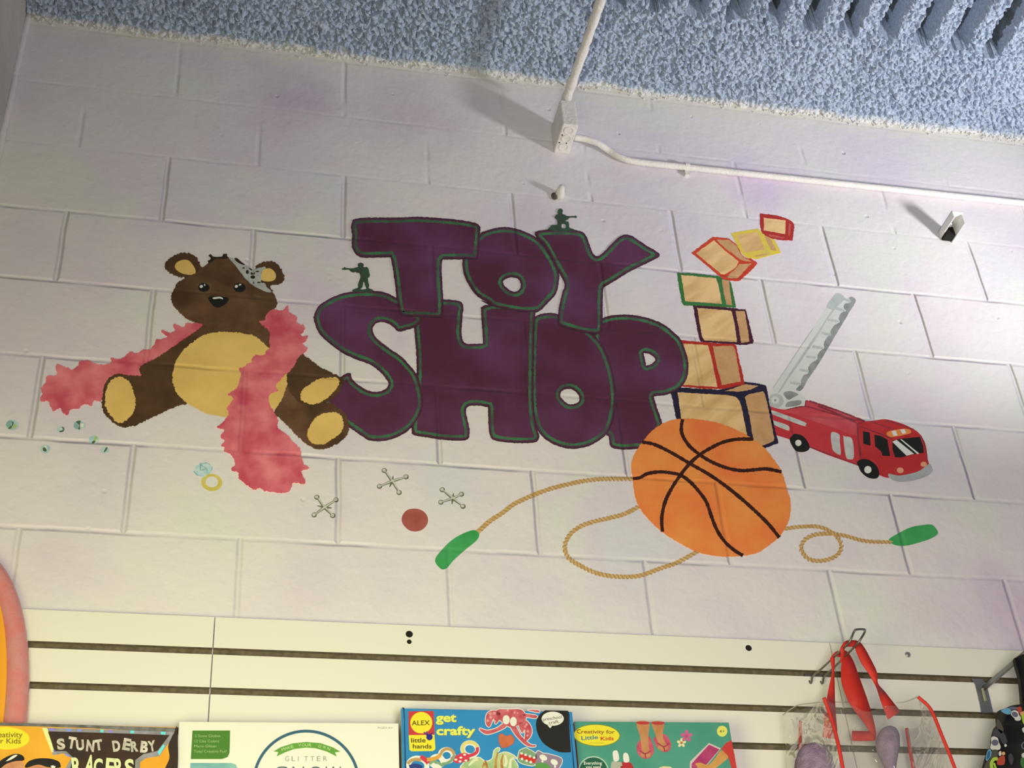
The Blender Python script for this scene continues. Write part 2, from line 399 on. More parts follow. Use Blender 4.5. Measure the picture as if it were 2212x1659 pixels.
# ------------------------------------------------------------------ sprayed ceiling: a coated beam along the wall, ribbed deck beyond it
def sprayed_ceiling():
    st = 0.0023
    xs = np.arange(XL - 0.02, 2.75, st); ys = np.arange(0.02, -0.80, -st)
    X, Y = np.meshgrid(xs, ys)                     # rows: y
    rng = np.random.RandomState(3)
    def vnoise(sc, seed):
        rr = np.random.RandomState(seed); gx, gy = X / sc, Y / sc
        ix, iy = np.floor(gx).astype(int), np.floor(gy).astype(int); fx, fy = gx - ix, gy - iy
        fx, fy = fx * fx * (3 - 2 * fx), fy * fy * (3 - 2 * fy); tab = rr.rand(512, 512)
        g = lambda a, b: tab[a % 512, b % 512]
        return (g(ix, iy) * (1 - fx) + g(ix + 1, iy) * fx) * (1 - fy) + (g(ix, iy + 1) * (1 - fx) + g(ix + 1, iy + 1) * fx) * fy
    edge = -0.272 + 0.03 * (vnoise(0.06, 1) - 0.5) + 0.02 * (vnoise(0.018, 2) - .5)
    ph = ((X - 1.368) / 0.1037 + 0.5) % 1.0        # 0.5 = middle of a recessed rib
    dd = np.abs(ph - 0.5)
    s = np.clip((dd - 0.17) / 0.10, 0, 1); rib = 0.125 - 0.085 * s * s * (3 - 2 * s)
    band = Y > edge
    corner = np.clip((Y + 0.035) / 0.035, 0, 1)
    base = np.where(band, 0.034 - 0.010 * corner + 0.010 * (vnoise(0.09, 5) - .5), rib)
    H = np.zeros_like(X)
    rough_amt = np.where(band, 1.0, np.where(dd > 0.22, 0.9, 0.25)) * (0.75 + 0.5 * vnoise(0.12, 8))
    rough_amt *= np.where(Y > -0.02, 0.7, 1.0)
    n = 62000
    cx = rng.uniform(xs[0], xs[-1], n); cy = rng.uniform(ys[-1], ys[0], n); cr = rng.uniform(0.0022, 0.0062, n); lift = rng.uniform(-0.004, 0.007, n)
    for a, b, r0, lf in zip(cx, cy, cr, lift):
        i = int((a - xs[0]) / st); j = int((ys[0] - b) / st); k = int(r0 / st) + 1
        i0, i1, j0, j1 = max(i - k, 0), min(i + k + 1, len(xs)), max(j - k, 0), min(j + k + 1, len(ys))
        if i1 <= i0 or j1 <= j0: continue
        q = r0 * r0 - (X[j0:j1, i0:i1] - a) ** 2 - (Y[j0:j1, i0:i1] - b) ** 2
        hh = np.sqrt(np.clip(q, 0, None)) * 1.5 + np.where(q > 0, lf + 0.003, 0)
        H[j0:j1, i0:i1] = np.maximum(H[j0:j1, i0:i1], hh)
    H = H * rough_amt + 0.006 * (vnoise(0.010, 11) - .5) * rough_amt
    Zs = Z0 + base - H
    JX = X + (vnoise(0.007, 21) - .5) * 0.006 * rough_amt; JY = Y + (vnoise(0.007, 22) - .5) * 0.006 * rough_amt
    ny, nx = X.shape
    V = np.stack([JX, JY, Zs], -1).reshape(-1, 3)
    idx = np.arange(ny * nx).reshape(ny, nx)
    Q = np.stack([idx[:-1, :-1], idx[:-1, 1:], idx[1:, 1:], idx[1:, :-1]], -1).reshape(-1, 4)
    V = V.tolist(); Q = [tuple(q) for q in Q.tolist()]
    # the same ribbed deck, plainer, on towards the room
    k0 = len(V); xx = np.arange(XL - 0.02, XR, 0.1037 / 8)
    p2 = np.abs(((xx - 1.368) / 0.1037 + 0.5) % 1.0 - 0.5); s2 = np.clip((p2 - 0.17) / 0.10, 0, 1); z2 = Z0 + 0.125 - 0.085 * s2
    for y in (-0.78, -2.9): V += [(float(a), y, float(b)) for a, b in zip(xx, z2)]
    m2 = len(xx); Q += [(k0 + i, k0 + i + 1, k0 + m2 + i + 1, k0 + m2 + i) for i in range(m2 - 1)]
    k0 = len(V); V += [(2.74, 0.02, Z0 + .03), (XR, 0.02, Z0 + .03), (XR, -0.80, Z0 + .05), (2.74, -0.80, Z0 + .05)]; Q.append((k0, k0 + 1, k0 + 2, k0 + 3))
    m = mat('sprayed_coating', (0.345, 0.425, 0.555), (0.52, 0.60, 0.72), scale=150, rough=0.95, bump=0.002, bscale=420, spec=0.1)
    nt = m.node_tree; L = nt.links.new; b = nt.nodes['Principled BSDF']; ramp = b.inputs['Base Color'].links[0].from_socket
    geo = nn(nt, 'ShaderNodeNewGeometry'); sep = nn(nt, 'ShaderNodeSeparateXYZ'); L(geo.outputs['Position'], sep.inputs[0])     # wall paint overlaps the first centimetres
    wn = nn(nt, 'ShaderNodeTexNoise'); wn.inputs['Scale'].default_value = 18; L(geo.outputs['Position'], wn.inputs['Vector'])
    ad = nn(nt, 'ShaderNodeMath', operation='MULTIPLY_ADD'); ad.inputs[1].default_value = 0.03; L(wn.outputs[0], ad.inputs[0]); L(sep.outputs['Y'], ad.inputs[2])
    mr = nn(nt, 'ShaderNodeMapRange', interpolation_type='SMOOTHSTEP'); mr.inputs[1].default_value = -0.010; mr.inputs[2].default_value = 0.014; mr.inputs[4].default_value = 0.8; L(ad.outputs[0], mr.inputs[0])
    mx = nn(nt, 'ShaderNodeMix', data_type='RGBA'); L(mr.outputs[0], mx.inputs[0]); L(ramp, mx.inputs[6]); mx.inputs[7].default_value = (0.78, 0.76, 0.72, 1); L(mx.outputs[2], b.inputs['Base Color'])
    bare = mat('bare_deck_shade', (0.115, 0.125, 0.13), (0.20, 0.225, 0.25), scale=35, rough=0.7, detail=5, lo=.4, hi=.7)  # bare metal, its dark tone also painting in the shade of the recessed ribs
    cellmask = ((~band) & (dd < 0.205) & (vnoise(0.03, 31) < 0.8))[:-1, :-1].reshape(-1)
    mi = cellmask.astype(int).tolist() + [0] * (len(Q) - int(cellmask.size))
    return struct(mesh('ceiling', V, Q, None, mats=[m, bare], mi=mi))
sprayed_ceiling()

# crumbs of coating that spattered the top of the wall
crumbm = mat('pale_crumbs', (.60, .62, .64), (.72, .71, .68), scale=90, rough=.9)
G = []
for k in range(520):
    x = random.uniform(XL + .02, 2.4); z = Z0 + 0.022 - abs(random.gauss(0, 0.010)); r0 = random.uniform(.0012, .0036)
    G.append(sphere_geo((x, -0.002, z), r0, r0 * .8, r0 * random.uniform(.7, 1.3), 6, 4))
V, Fc = join(*G)
cr = mesh('coating_crumbs', V, Fc, crumbm); cr['kind'] = 'stuff'
tag(cr, 'pale crumbs of sprayed ceiling coating stuck along the top edge of the wall', 'spray coating')

# ------------------------------------------------------------------ slatwall panels
slatm = mat('slatwall_laminate', (0.80, 0.785, 0.70), (0.82, 0.80, 0.72), scale=2, rough=0.38, spec=0.4)
groovem = mat('groove_board', (0.12, 0.095, 0.06), (0.18, 0.15, 0.095), scale=90, rough=0.9)
holem = mat('dark_hole', (0.012, 0.011, 0.010), rough=0.9)
steel = mat('zinc_steel', (0.55, 0.55, 0.54), (0.45, 0.45, 0.46), scale=60, rough=0.35, metal=0.9)
YS = -0.022                                           # front face of the panels
TOP = Z0 - 1.6035; G0 = Z0 - 1.6665; GP = 0.0775; GH = 0.0135
def slat_panel(x0, x1, label, ng=13):
    t = thing('slatwall_panel', ((x0 + x1) / 2, -0.011, TOP - GP * ng - 0.06), label, 'slatwall panel', 'slatwall panels along the wall')
    z = TOP; prof = [(-0.0008, TOP), (YS + .001, TOP), (YS, TOP - .001)]; mi = [0, 0]
    for k in range(ng):
        a = G0 - GP * k; b = a - GH
        prof += [(YS, a), (YS + 0.006, a - 0.0005), (YS + .006, a + .006), (YS + .0145, a + .006), (YS + .0145, b - .006), (YS + .006, b - .006), (YS + .006, b + 0.0005), (YS, b)]
        mi += [0, 1, 1, 1, 1, 1, 1, 1]
    zb = TOP - GP * ng - 0.06
    prof += [(YS, zb), (-0.0008, zb)]; mi += [0, 0]
    V = [(x0, y, z) for y, z in prof] + [(x1, y, z) for y, z in prof]; m = len(prof)
    Fc = [(i, i + m, i + 1 + m, i + 1) for i in range(m - 1)]
    o = mesh('board', V, Fc + [tuple(range(m)), tuple(range(m, 2 * m))[::-1]], None, t, mats=[slatm, groovem], mi=mi + [0, 0])
    return t
seam1, seam2 = on_y(463.5, 1345, YS)[0], on_y(1793, 1392, YS)[0]
slat_panel(XL + 0.004, seam1 - .0011, 'cream slatwall panel at the left end behind the racing kit box')
pmid = slat_panel(seam1 + .0011, seam2 - .0011, 'wide cream slatwall panel in the middle between the two seams')
pright = slat_panel(seam2 + .0011, seam2 + 1.219, 'cream slatwall panel at the right behind the hanging bags')
def disc(name, u, v, r, m, parent, dome=0.0):
    c = on_y(u, v, YS); V = [c + Vector((math.cos(a) * r, -0.0006, math.sin(a) * r)) for a in [2 * math.pi * k / 20 for k in range(20)]]
    V2 = [c + Vector((math.cos(a) * r, 0.0, math.sin(a) * r)) for a in [2 * math.pi * k / 20 for k in range(20)]]
    V3 = [c + Vector((math.cos(a) * r * .6, -0.0006 - dome, math.sin(a) * r * .6)) for a in [2 * math.pi * k / 20 for k in range(20)]]
    F2 = [(20 + k, 20 + (k + 1) % 20, (k + 1) % 20, k) for k in range(20)] + [(k, (k + 1) % 20, 40 + (k + 1) % 20, 40 + k) for k in range(20)] + [tuple(range(40, 60))]
    return mesh(name, V + V2 + V3, F2, m, parent)
disc('screw_hole', 884, 1370, 0.0068, holem, pmid); disc('screw_hole', 884, 1386.5, 0.0045, holem, pmid)
disc('screw_hole', 1617, 1400, 0.0064, holem, pmid)
sc = disc('screw', 1961, 1414, 0.0062, steel, pright, 0.003); sc['label'] = 'silver screw head'

# ------------------------------------------------------------------ electrical box, conduits, wall stubs (all painted over)
cond = mat('painted_conduit', (0.70, 0.67, 0.645), (0.76, 0.73, 0.70), scale=30, rough=0.6, bump=0.002, bscale=120)
yb = -0.098
a = on_y(1216, 268, yb); b = on_y(1249, 265, yb); top = on_y(1211, 215, yb)
bx0, bx1, bz0, bz1 = a[0], b[0], a[2], top[2]
jb = thing('junction_box', ((bx0 + bx1) / 2, yb / 2, bz0), 'white painted electrical junction box high on the wall under the sprayed ceiling', 'junction box')
V, Fc = box_geo((bx0, yb, bz0), Vector((bx1 - bx0, 0, 0)), Vector((0, -yb, 0)), Vector((0, 0, bz1 - bz0)))
bevel(mesh('housing', V, Fc, cond, jb), 0.003)
xm = (bx0 + bx1) / 2
for k, yy in enumerate((-0.080, -0.053, -0.024)):
    V = []; Fc = []
    for rr, zz in ((0.0125, bz0 + .001), (0.0125, bz0 - 0.0016), (0.0102, bz0 - 0.0016), (0.0102, bz0 - 0.0004)):
        V += [(xm + rr * math.cos(q), yy + rr * .95 * math.sin(q), zz) for q in [2 * math.pi * i / 24 for i in range(24)]]
    for ring in range(3):
        Fc += [(ring * 24 + i, ring * 24 + (i + 1) % 24, ring * 24 + 24 + (i + 1) % 24, ring * 24 + 24 + i) for i in range(24)]
    Fc.append(tuple(range(72, 96))); mesh('knockout', V, Fc, cond, jb)
for px, py in ((xm - .013, -.062), (xm - .014, -.036), (xm + .004, -.037)):
    V = [(px + .0022 * math.cos(q), py + .0022 * math.sin(q), bz0 - .0003) for q in [2 * math.pi * i / 12 for i in range(12)]] + [(px + .0022 * math.cos(q), py + .0022 * math.sin(q), bz0 + .002) for q in [2 * math.pi * i / 12 for i in range(12)]]
    mesh('mounting_hole', V, [tuple(range(12))[::-1]] + [(i, (i + 1) % 12, 12 + (i + 1) % 12, 12 + i) for i in range(12)], holem, jb)
p0 = on_y(1226, 206, -0.088); p1 = on_z(1299, -2, p0[2]); dirn = (p1 - p0)
P = [p0 - dirn.normalized() * .02 + dirn * (k / 40.0) * 2.2 for k in range(41)]
rads = [0.0118 * (1 + 0.10 * math.sin(k * 2.1) + random.uniform(-.06, .06)) for k in range(41)]
V, Fc = tube_geo(P, 0, 14, noise=0.07, rads=rads)
tag(mesh('ceiling_conduit', V, Fc, cond, smooth=True), 'spray crusted conduit running out from the junction box below the ceiling', 'conduit')
pc = [(1240, 297), (1262, 300), (1290, 309), (1315, 325), (1345, 342), (1385, 351), (1480, 361), (1600, 374), (1750, 390), (1900, 406), (2050, 422), (2230, 441)]
P = curve3([on_y(u, v, -0.012 - (0.012 if k < 3 else 0.0)) for k, (u, v) in enumerate(pc)], 8)
V, Fc = tube_geo(P, 0.0088, 14, noise=0.02)
wc = thing('wall_conduit', wall_pt(1750, 400), 'white painted conduit running right along the wall from the junction box', 'conduit')
mesh('pipe', V, Fc, cond, wc, smooth=True)
c0 = on_y(1483, 361, -0.010); V, Fc = tube_geo([c0 + Vector((-.006, -.001, 0)), c0 + Vector((.006, -.001, 0))], 0.0112, 16)
V2, F2 = box_geo(c0 + Vector((-.006, 0.0, -.026)), Vector((.012, 0, 0)), Vector((0, .010, 0)), Vector((0, 0, .022)))
mesh('strap_clamp', *join((V, Fc), (V2, F2)), cond, wc)
# open steel channel sticking out of the wall
chm = mat('channel_paint', (0.74, 0.73, 0.71), (0.68, 0.67, 0.65), scale=40, rough=0.6)
base = wall_pt(2042, 513); w2, hh, ln, th = 0.0165, 0.036, 0.080, 0.0035
ch = thing('wall_bracket', base, 'short cut off white steel channel sticking out of the wall at upper right', 'bracket')
x0, x1, zt, zb = base[0] - w2, base[0] + w2, base[2] + hh * .5, base[2] - hh * .5
V, Fc = join(box_geo((x1 - th, -ln * .93, zb), Vector((th, 0, 0)), Vector((0, ln * .93, 0)), Vector((0, 0, hh))),
             box_geo((x0, -ln, zt - th), Vector((2 * w2, 0, 0)), Vector((0, ln, 0)), Vector((0, 0, th))),
             box_geo((x0, -ln, zb + .012), Vector((th, 0, 0)), Vector((0, ln, 0)), Vector((0, 0, hh - .012))))
bevel(mesh('channel', V, Fc, chm, ch), 0.0012)
V, Fc = sphere_geo((x0 + .012, -.040, zt - .010), .009, .010, .007, 14, 8)
mesh('bolt_head', V, Fc, steel, ch, smooth=True)
V, Fc = box_geo((x0 + th, -.026, zb + .004), Vector((2 * w2 - 2 * th, 0, 0)), Vector((0, .024, 0)), Vector((0, 0, hh - th - .004)))
mesh('hollow_shade', V, Fc, holem, ch)  # near-black block standing in for the shade inside the channel
# little broken stub below the junction box
s0 = wall_pt(1206, 424)
stub = thing('wall_stub', s0, 'small broken painted stub on the wall below the junction box', 'stub')
P = [s0 + Vector((.004, .004, 0)), s0 + Vector((.003, -.012, .002)), s0 + Vector((.002, -.026, .005)), s0 + Vector((.0, -.031, .007))]
V, Fc = tube_geo(P, 0, 10, noise=.18, rads=[.014, .0105, .008, .004]); mesh('nub', V, Fc, cond, stub, smooth=True)
V, Fc = sphere_geo(s0 + Vector((-.011, -.003, -.004)), .008, .004, .012, 12, 8); mesh('dark_spot', V, Fc, mat('stub_hole', (.10, .08, .07), rough=.9), stub, smooth=True)  # dark rounded spot at the left of the nub
# ------------------------------------------------------------------ mural paints
purple = pm('mural_purple', (0.098, 0.024, 0.055), (0.150, 0.052, 0.145), scale=6, detail=5, lo=.42, hi=.72, rough=.5)
rimm = pm('mural_dark_rim', (0.045, 0.020, 0.032), (0.075, 0.03, 0.05), scale=30)
greenl = pm('mural_green_line', (0.055, 0.205, 0.085), (0.06, 0.105, 0.07), scale=22, lo=.4, hi=.6)
brown = pm('bear_brown', (0.080, 0.040, 0.018), (0.185, 0.100, 0.050), scale=12, detail=5, lo=.38, hi=.7)
brownd = pm('bear_dark_brown', (0.074, 0.038, 0.017), (0.125, 0.067, 0.030), scale=16, detail=5, lo=.35, hi=.75)
hairm = pm('bear_hair', (0.035, 0.022, 0.015))
tan = pm('bear_tan', (0.86, 0.60, 0.185), (0.74, 0.49, 0.145), scale=8, detail=4)
blackp = pm('mural_black', (0.014, 0.014, 0.013))
whitep = pm('mural_white', (0.80, 0.80, 0.78), (0.72, 0.72, 0.71), scale=40)
silver = pm('tiara_silver', (0.40, 0.43, 0.43), (0.52, 0.54, 0.53), scale=40)
pink = pm('boa_pink', (0.60, 0.085, 0.135), (0.84, 0.25, 0.28), scale=17, detail=8, lo=.36, hi=.66)
wood = pm('block_wood', (0.84, 0.575, 0.28), (0.58, 0.34, 0.125), scale=30, detail=5, stretch=(5.0, 1, 1.0), rot=-0.7, lo=.42, hi=.72)
woodd = pm('block_wood_shaded', (0.56, 0.31, 0.14), (0.64, 0.38, 0.19), scale=30, detail=5)

LETTER_ORDER = {}
def letter(ch, label, layer, outer, holes=(), extra=()):
    outer = [tuple(p) for p in outer]
    pts = [wall_pt(*p) for p in outer]
    t = thing('painted_letter', (sum(p[0] for p in pts) / len(pts), 0, min(p[2] for p in pts)), label, 'letter', 'painted letters of the shop name')
    paint('letter_edge', [(outer, [list(h) for h in holes])], rimm, layer, t, fuzz=0.5)
    So = smooth_loop(outer); Sh = [smooth_loop(list(h)) for h in holes]
    paint('letter_face', [(inset(So, 2.6), [inset(h, -2.2) for h in Sh])], purple, layer + 1, t, sm=False, base=layer + 1)
    st = [ribbon(inset(So, 8.2), 5.6, True, smooth=False, jit=.35)] + [ribbon(inset(h, -7.6), 5.6, True, smooth=False, jit=.35) for h in Sh]
    paint('letter_outline', [], greenl, layer + 2, t, strokes=st, base=layer + 2)
    return t

A = Zm(660, 430, 5.53); B = Zm(1040, 430, 5.53); C3 = Zm(660, 680, 5.53); D = Zm(1040, 680, 5.53); E5 = Zm(1340, 440, 5.53); E6 = Zm(1340, 680, 5.53)
letter('P', 'purple painted letter P with green outline, last letter of the lower word', 14,
    [(1284, 700), (1302, 687)] + B([(1510, 1400), (1600, 1385), (1760, 1380), (1950, 1410), (2100, 1460)]) + E6([(450, 80), (560, 140), (650, 220), (720, 290), (770, 400), (805, 520), (815, 620), (800, 740), (760, 820), (700, 890), (620, 930), (520, 960), (400, 970), (400, 970), (405, 1000), (440, 1110), (480, 1230), (500, 1320)])
    + [(1420, 945), (1390, 968), (1376, 969)] + D([(1700, 1608), (1580, 1590), (1535, 1550), (1520, 1450)]) + [(1308, 935), (1296, 880), (1284, 800)],
    [E6([(280, 470), (280, 455), (310, 455), (360, 470), (410, 510), (415, 545), (380, 585), (310, 608), (308, 606), (295, 540)])])
letter('O', 'purple painted letter O with small low hole, third letter of the lower word', 17,
    [(1150, 700), (1156, 684), (1170, 678), (1190, 676), (1206, 679), (1240, 690), (1270, 712), (1284, 725), (1297, 739), (1309, 760), (1320, 790), (1328, 825), (1331, 861), (1328, 890), (1322, 915)]
    + D([(1510, 1405), (1420, 1490), (1280, 1565), (1100, 1598), (950, 1575), (820, 1520), (720, 1440), (650, 1330)]) + [(1148, 880), (1146, 800)],
    [D([(960, 910), (1020, 882), (1090, 890), (1150, 940), (1170, 980), (1165, 1030), (1110, 1065), (1040, 1065), (980, 1020), (945, 970)])])
letter('H', 'purple painted letter H with green outline, second letter of the lower word', 20,
    [(895, 690), (896, 725), (899, 761), (900, 803), (897, 850), (891, 905)] + C3([(1270, 1380), (1290, 1430), (1450, 1460), (1650, 1490), (1850, 1498), (1940, 1480), (1962, 1400), (1945, 1300), (1920, 1180), (1925, 1110), (1980, 1082), (2080, 1082), (2170, 1100)])
    + D([(80, 1110), (85, 1300), (100, 1430), (150, 1490), (300, 1520), (500, 1530), (640, 1520), (680, 1490), (690, 1440), (650, 1300), (625, 1050), (625, 700), (630, 350), (640, 30)]) + [(1156, 668), (1140, 660), (1100, 656), (1062, 656), (1054, 659), (1047, 659), (1040, 663), (1039, 664)]
    + A([(2100, 1400), (2110, 1500), (2118, 1650)]) + C3([(2122, 250), (2118, 340), (2118, 342), (2050, 345), (1930, 345), (1880, 310), (1862, 200)]) + A([(1865, 1550), (1875, 1400), (1885, 1280), (1840, 1220), (1740, 1205), (1650, 1200)]) + [(930, 650), (905, 665)])
letter('S', 'purple painted letter S beside the bear, first letter of the lower word', 23,
    A([(1085, 1180), (960, 1120), (800, 1095), (600, 1100), (400, 1140), (220, 1230), (140, 1300), (97, 1400)]) + C3([(95, 20), (110, 90), (140, 180), (210, 270), (330, 370), (450, 455), (600, 525), (750, 580), (860, 650), (940, 730), (985, 800), (985, 850), (940, 895), (850, 920), (750, 905), (650, 850), (560, 770), (540, 700), (530, 695), (490, 702), (415, 745), (320, 830), (240, 940), (220, 1050), (310, 1170), (420, 1270), (510, 1330), (640, 1420), (750, 1490), (870, 1505), (1020, 1485), (1150, 1430), (1260, 1350), (1350, 1230), (1400, 1100), (1400, 980), (1370, 830), (1320, 700), (1240, 600), (1140, 495), (1000, 400), (870, 300), (810, 220), (805, 150), (850, 95), (920, 82), (1000, 105), (1060, 150), (1090, 185), (1140, 195), (1210, 175), (1300, 150), (1375, 90), (1385, 30)])
    + [(895, 668), (870, 650)])
letter('O', 'purple painted round letter O with white hole, middle letter of the upper word', 26,
    B([(0, 400), (150, 350), (280, 335), (400, 350), (520, 390), (640, 450), (720, 520), (800, 620), (880, 760), (925, 880), (925, 980), (895, 1120), (800, 1230), (700, 1330), (600, 1350), (450, 1345), (300, 1318), (150, 1285), (0, 1205)]) + A([(2200, 1240), (2050, 1150), (1950, 1020), (1890, 880), (1876, 730), (1890, 620), (1960, 500), (2080, 430)]),
    [B([(265, 970), (310, 940), (380, 930), (440, 950), (470, 1000), (465, 1060), (420, 1105), (350, 1095), (290, 1050), (262, 1010)])])
letter('Y', 'purple painted letter Y with green outline, last letter of the upper word', 29,
    B([(640, 410), (660, 385), (760, 368), (900, 365), (1080, 368), (1190, 385), (1250, 440), (1290, 540), (1330, 640), (1370, 682), (1410, 672), (1480, 615), (1600, 490), (1690, 430), (1760, 428), (1830, 460), (1980, 560), (2110, 640), (2122, 685), (2060, 720), (1900, 800), (1740, 880), (1600, 970), (1470, 1045), (1468, 1047), (1455, 1080), (1448, 1250), (1448, 1400), (1440, 1560), (1400, 1610), (1250, 1600), (1100, 1565), (960, 1520), (915, 1480), (915, 1380), (935, 1250), (970, 1110), (995, 1040), (985, 980), (940, 890), (880, 790), (800, 640), (740, 540), (680, 480)]))
letter('T', 'purple painted letter T with green outline, first letter of the upper word', 32,
    A([(560, 260), (600, 235), (760, 222), (1100, 222), (1330, 212), (1620, 228), (1900, 258), (2040, 290), (2085, 330), (2085, 420), (2075, 560), (2060, 690), (2030, 722), (1900, 715), (1640, 716), (1640, 718), (1630, 760), (1628, 900), (1635, 1030), (1645, 1200), (1640, 1380), (1630, 1410), (1600, 1418), (1380, 1408), (1160, 1395), (1120, 1340), (1100, 1250), (1085, 1160), (1070, 1010), (1048, 850), (1020, 690), (1018, 689), (850, 692), (690, 692), (610, 660), (565, 590), (553, 510), (558, 420), (545, 330)]))

# ------------------------------------------------------------------ toy soldiers
soldm = pm('soldier_green', (0.040, 0.105, 0.060), (0.05, 0.07, 0.05), scale=60)
S1 = Zm(730, 550, 18.43); S2 = Zm(1160, 440, 22.12)
tag(paint('painted_toy_soldier', [(S1([(170, 550), (240, 520), (265, 480), (300, 520), (440, 540), (600, 545), (760, 495), (810, 490), (795, 420), (790, 390), (820, 340), (900, 320), (980, 340), (1030, 400), (1015, 440), (1020, 500), (1150, 495), (1215, 560), (1250, 720), (1270, 800), (1255, 880), (1190, 900), (1200, 1000), (1215, 1110), (1245, 1220), (1225, 1300), (1240, 1345), (1380, 1390), (1385, 1440), (1330, 1490), (900, 1490), (600, 1450), (600, 1390), (800, 1310), (795, 1220), (830, 1080), (890, 920), (890, 790), (830, 700), (780, 710), (700, 670), (620, 690), (510, 650), (440, 580), (190, 585)]),
    [S1([(1020, 1060), (1060, 1100), (1080, 1200), (1140, 1330), (1090, 1375), (890, 1380), (980, 1270), (1000, 1150)])])], soldm, 27),
    'green painted toy soldier standing and aiming left on top of the letter S', 'toy soldier', 'painted toy soldiers')
tag(paint('painted_toy_soldier', [(S2([(550, 1160), (610, 1140), (660, 1050), (750, 1005), (850, 1020), (900, 1000), (970, 990), (975, 780), (920, 690), (850, 650), (880, 560), (1000, 490), (1010, 430), (990, 370), (1010, 290), (1080, 230), (1180, 250), (1240, 330), (1220, 400), (1220, 490), (1320, 520), (1460, 590), (1780, 590), (1830, 560), (1900, 610), (1880, 650), (1720, 630), (1560, 650), (1480, 730), (1380, 770), (1300, 760), (1420, 850), (1480, 840), (1540, 980), (1540, 1120), (1640, 1180), (1770, 1220), (1760, 1290), (1300, 1340), (800, 1290), (560, 1220)]),
    [S2([(1190, 960), (1360, 955), (1370, 1150), (1190, 1155)])])], soldm, 33),
    'green painted toy soldier kneeling and aiming right on top of the letter Y', 'toy soldier', 'painted toy soldiers')

# ------------------------------------------------------------------ teddy bear
B1 = Zm(330, 530, 5.53); B2 = Zm(80, 650, 5.53); B3 = Zm(360, 790, 5.53)
bear = thing('painted_teddy_bear', wall_pt(470, 930), 'brown painted teddy bear sitting at the left of the mural with a tan belly', 'teddy bear')
FZ = dict(fuzz=1.3, fstep=1.5)
paint('torso', [[(430, 696), (520, 698), (580, 680), (602, 725), (625, 775), (626, 840), (600, 868), (560, 880), (480, 880), (410, 862), (384, 846), (372, 810), (395, 745)]], brown, 26, bear, **FZ)
paint('arm', [B2([(2010, 300), (1850, 395), (1700, 490), (1560, 590), (1420, 680), (1300, 740), (1235, 780), (1225, 840), (1245, 890), (1400, 910), (1640, 920), (1750, 700), (1900, 480), (2050, 400)])], brownd, 27, bear, **FZ)
leg1 = paint('leg', [B2([(970, 865), (1100, 880), (1240, 895), (1640, 892), (1680, 1020), (1740, 1130), (1810, 1212), (1640, 1262), (1500, 1330), (1330, 1410), (1200, 1470), (1090, 1500), (1000, 1500), (900, 1440), (820, 1360), (780, 1270), (775, 1150), (800, 1010), (850, 920)])], brownd, 28, bear, **FZ)
paint('foot_pad', [B2([(985, 906), (1040, 920), (1110, 980), (1150, 1080), (1175, 1180), (1165, 1290), (1120, 1380), (1050, 1435), (970, 1460), (900, 1400), (840, 1310), (812, 1230), (820, 1100), (850, 1000), (910, 930)])], tan, 29, leg1, base=29, **FZ)
paint('belly_patch', [B2([(2080, 380), (1950, 430), (1800, 540), (1690, 660), (1640, 770), (1618, 880), (1630, 1000), (1680, 1110), (1760, 1200), (1880, 1270), (2000, 1330)]) + [(461, 896), (490, 901), (540, 905), (591, 886), (613, 857), (622, 830), (620, 806), (604, 775), (571, 742), (547, 725), (516, 719), (485, 717)]], tan, 30, bear, base=29, **FZ)
arm2 = paint('arm', [B1([(1770, 1285), (1860, 1350), (2000, 1450), (2150, 1530)]) + B3([(2060, 120), (2110, 170), (2090, 270), (2000, 390), (1900, 440), (1780, 468), (1650, 455), (1540, 400), (1450, 260), (1440, 90)]) + [(636, 785), (645, 768)]], brownd, 32, bear, **FZ)
paint('paw_pad', [B3([(1600, 340), (1640, 270), (1740, 200), (1830, 155), (1950, 143), (2040, 150), (2065, 195), (2030, 270), (1960, 350), (1880, 410), (1780, 455), (1680, 445), (1610, 410)])], tan, 34, arm2, base=33, **FZ)
leg2 = paint('leg', [B3([(1450, 230), (1560, 370), (1620, 420), (1800, 450), (1950, 440), (2040, 500), (2130, 570), (2175, 680), (2165, 800), (2090, 890), (1990, 950), (1860, 990), (1750, 975), (1660, 920), (1560, 830), (1450, 720), (1350, 620), (1285, 550), (1380, 400)])], brown, 31, bear, **FZ)
paint('foot_pad', [B3([(1680, 810), (1700, 740), (1760, 640), (1850, 580), (1960, 553), (2050, 570), (2105, 640), (2110, 720), (2080, 800), (1980, 880), (1880, 935), (1790, 942), (1720, 910)])], tan, 33, leg2, base=32, **FZ)
e1 = paint('ear', [B1([(150, 230), (190, 160), (280, 110), (390, 92), (470, 105), (540, 170), (575, 260), (600, 330), (480, 370), (380, 378), (270, 360), (190, 310), (150, 260)])], brownd, 31, bear, fuzz=1.6, fstep=1.4)
paint('inner_ear', [B1([(265, 240), (300, 195), (370, 172), (430, 182), (480, 235), (512, 300), (500, 340), (440, 352), (350, 335), (280, 290)])], tan, 33, e1, base=32)
e2 = paint('ear', [B1([(1232, 250), (1290, 210), (1390, 188), (1460, 200), (1520, 260), (1565, 350), (1560, 420), (1500, 460), (1420, 470), (1400, 500), (1430, 545), (1340, 540), (1240, 440), (1230, 330)])], brownd, 31, bear, fuzz=1.4, fstep=1.4)
paint('inner_ear', [B1([(1300, 330), (1330, 285), (1400, 275), (1450, 310), (1472, 360), (1455, 410), (1390, 432), (1310, 420), (1295, 380)])], tan, 37, e2, base=36)
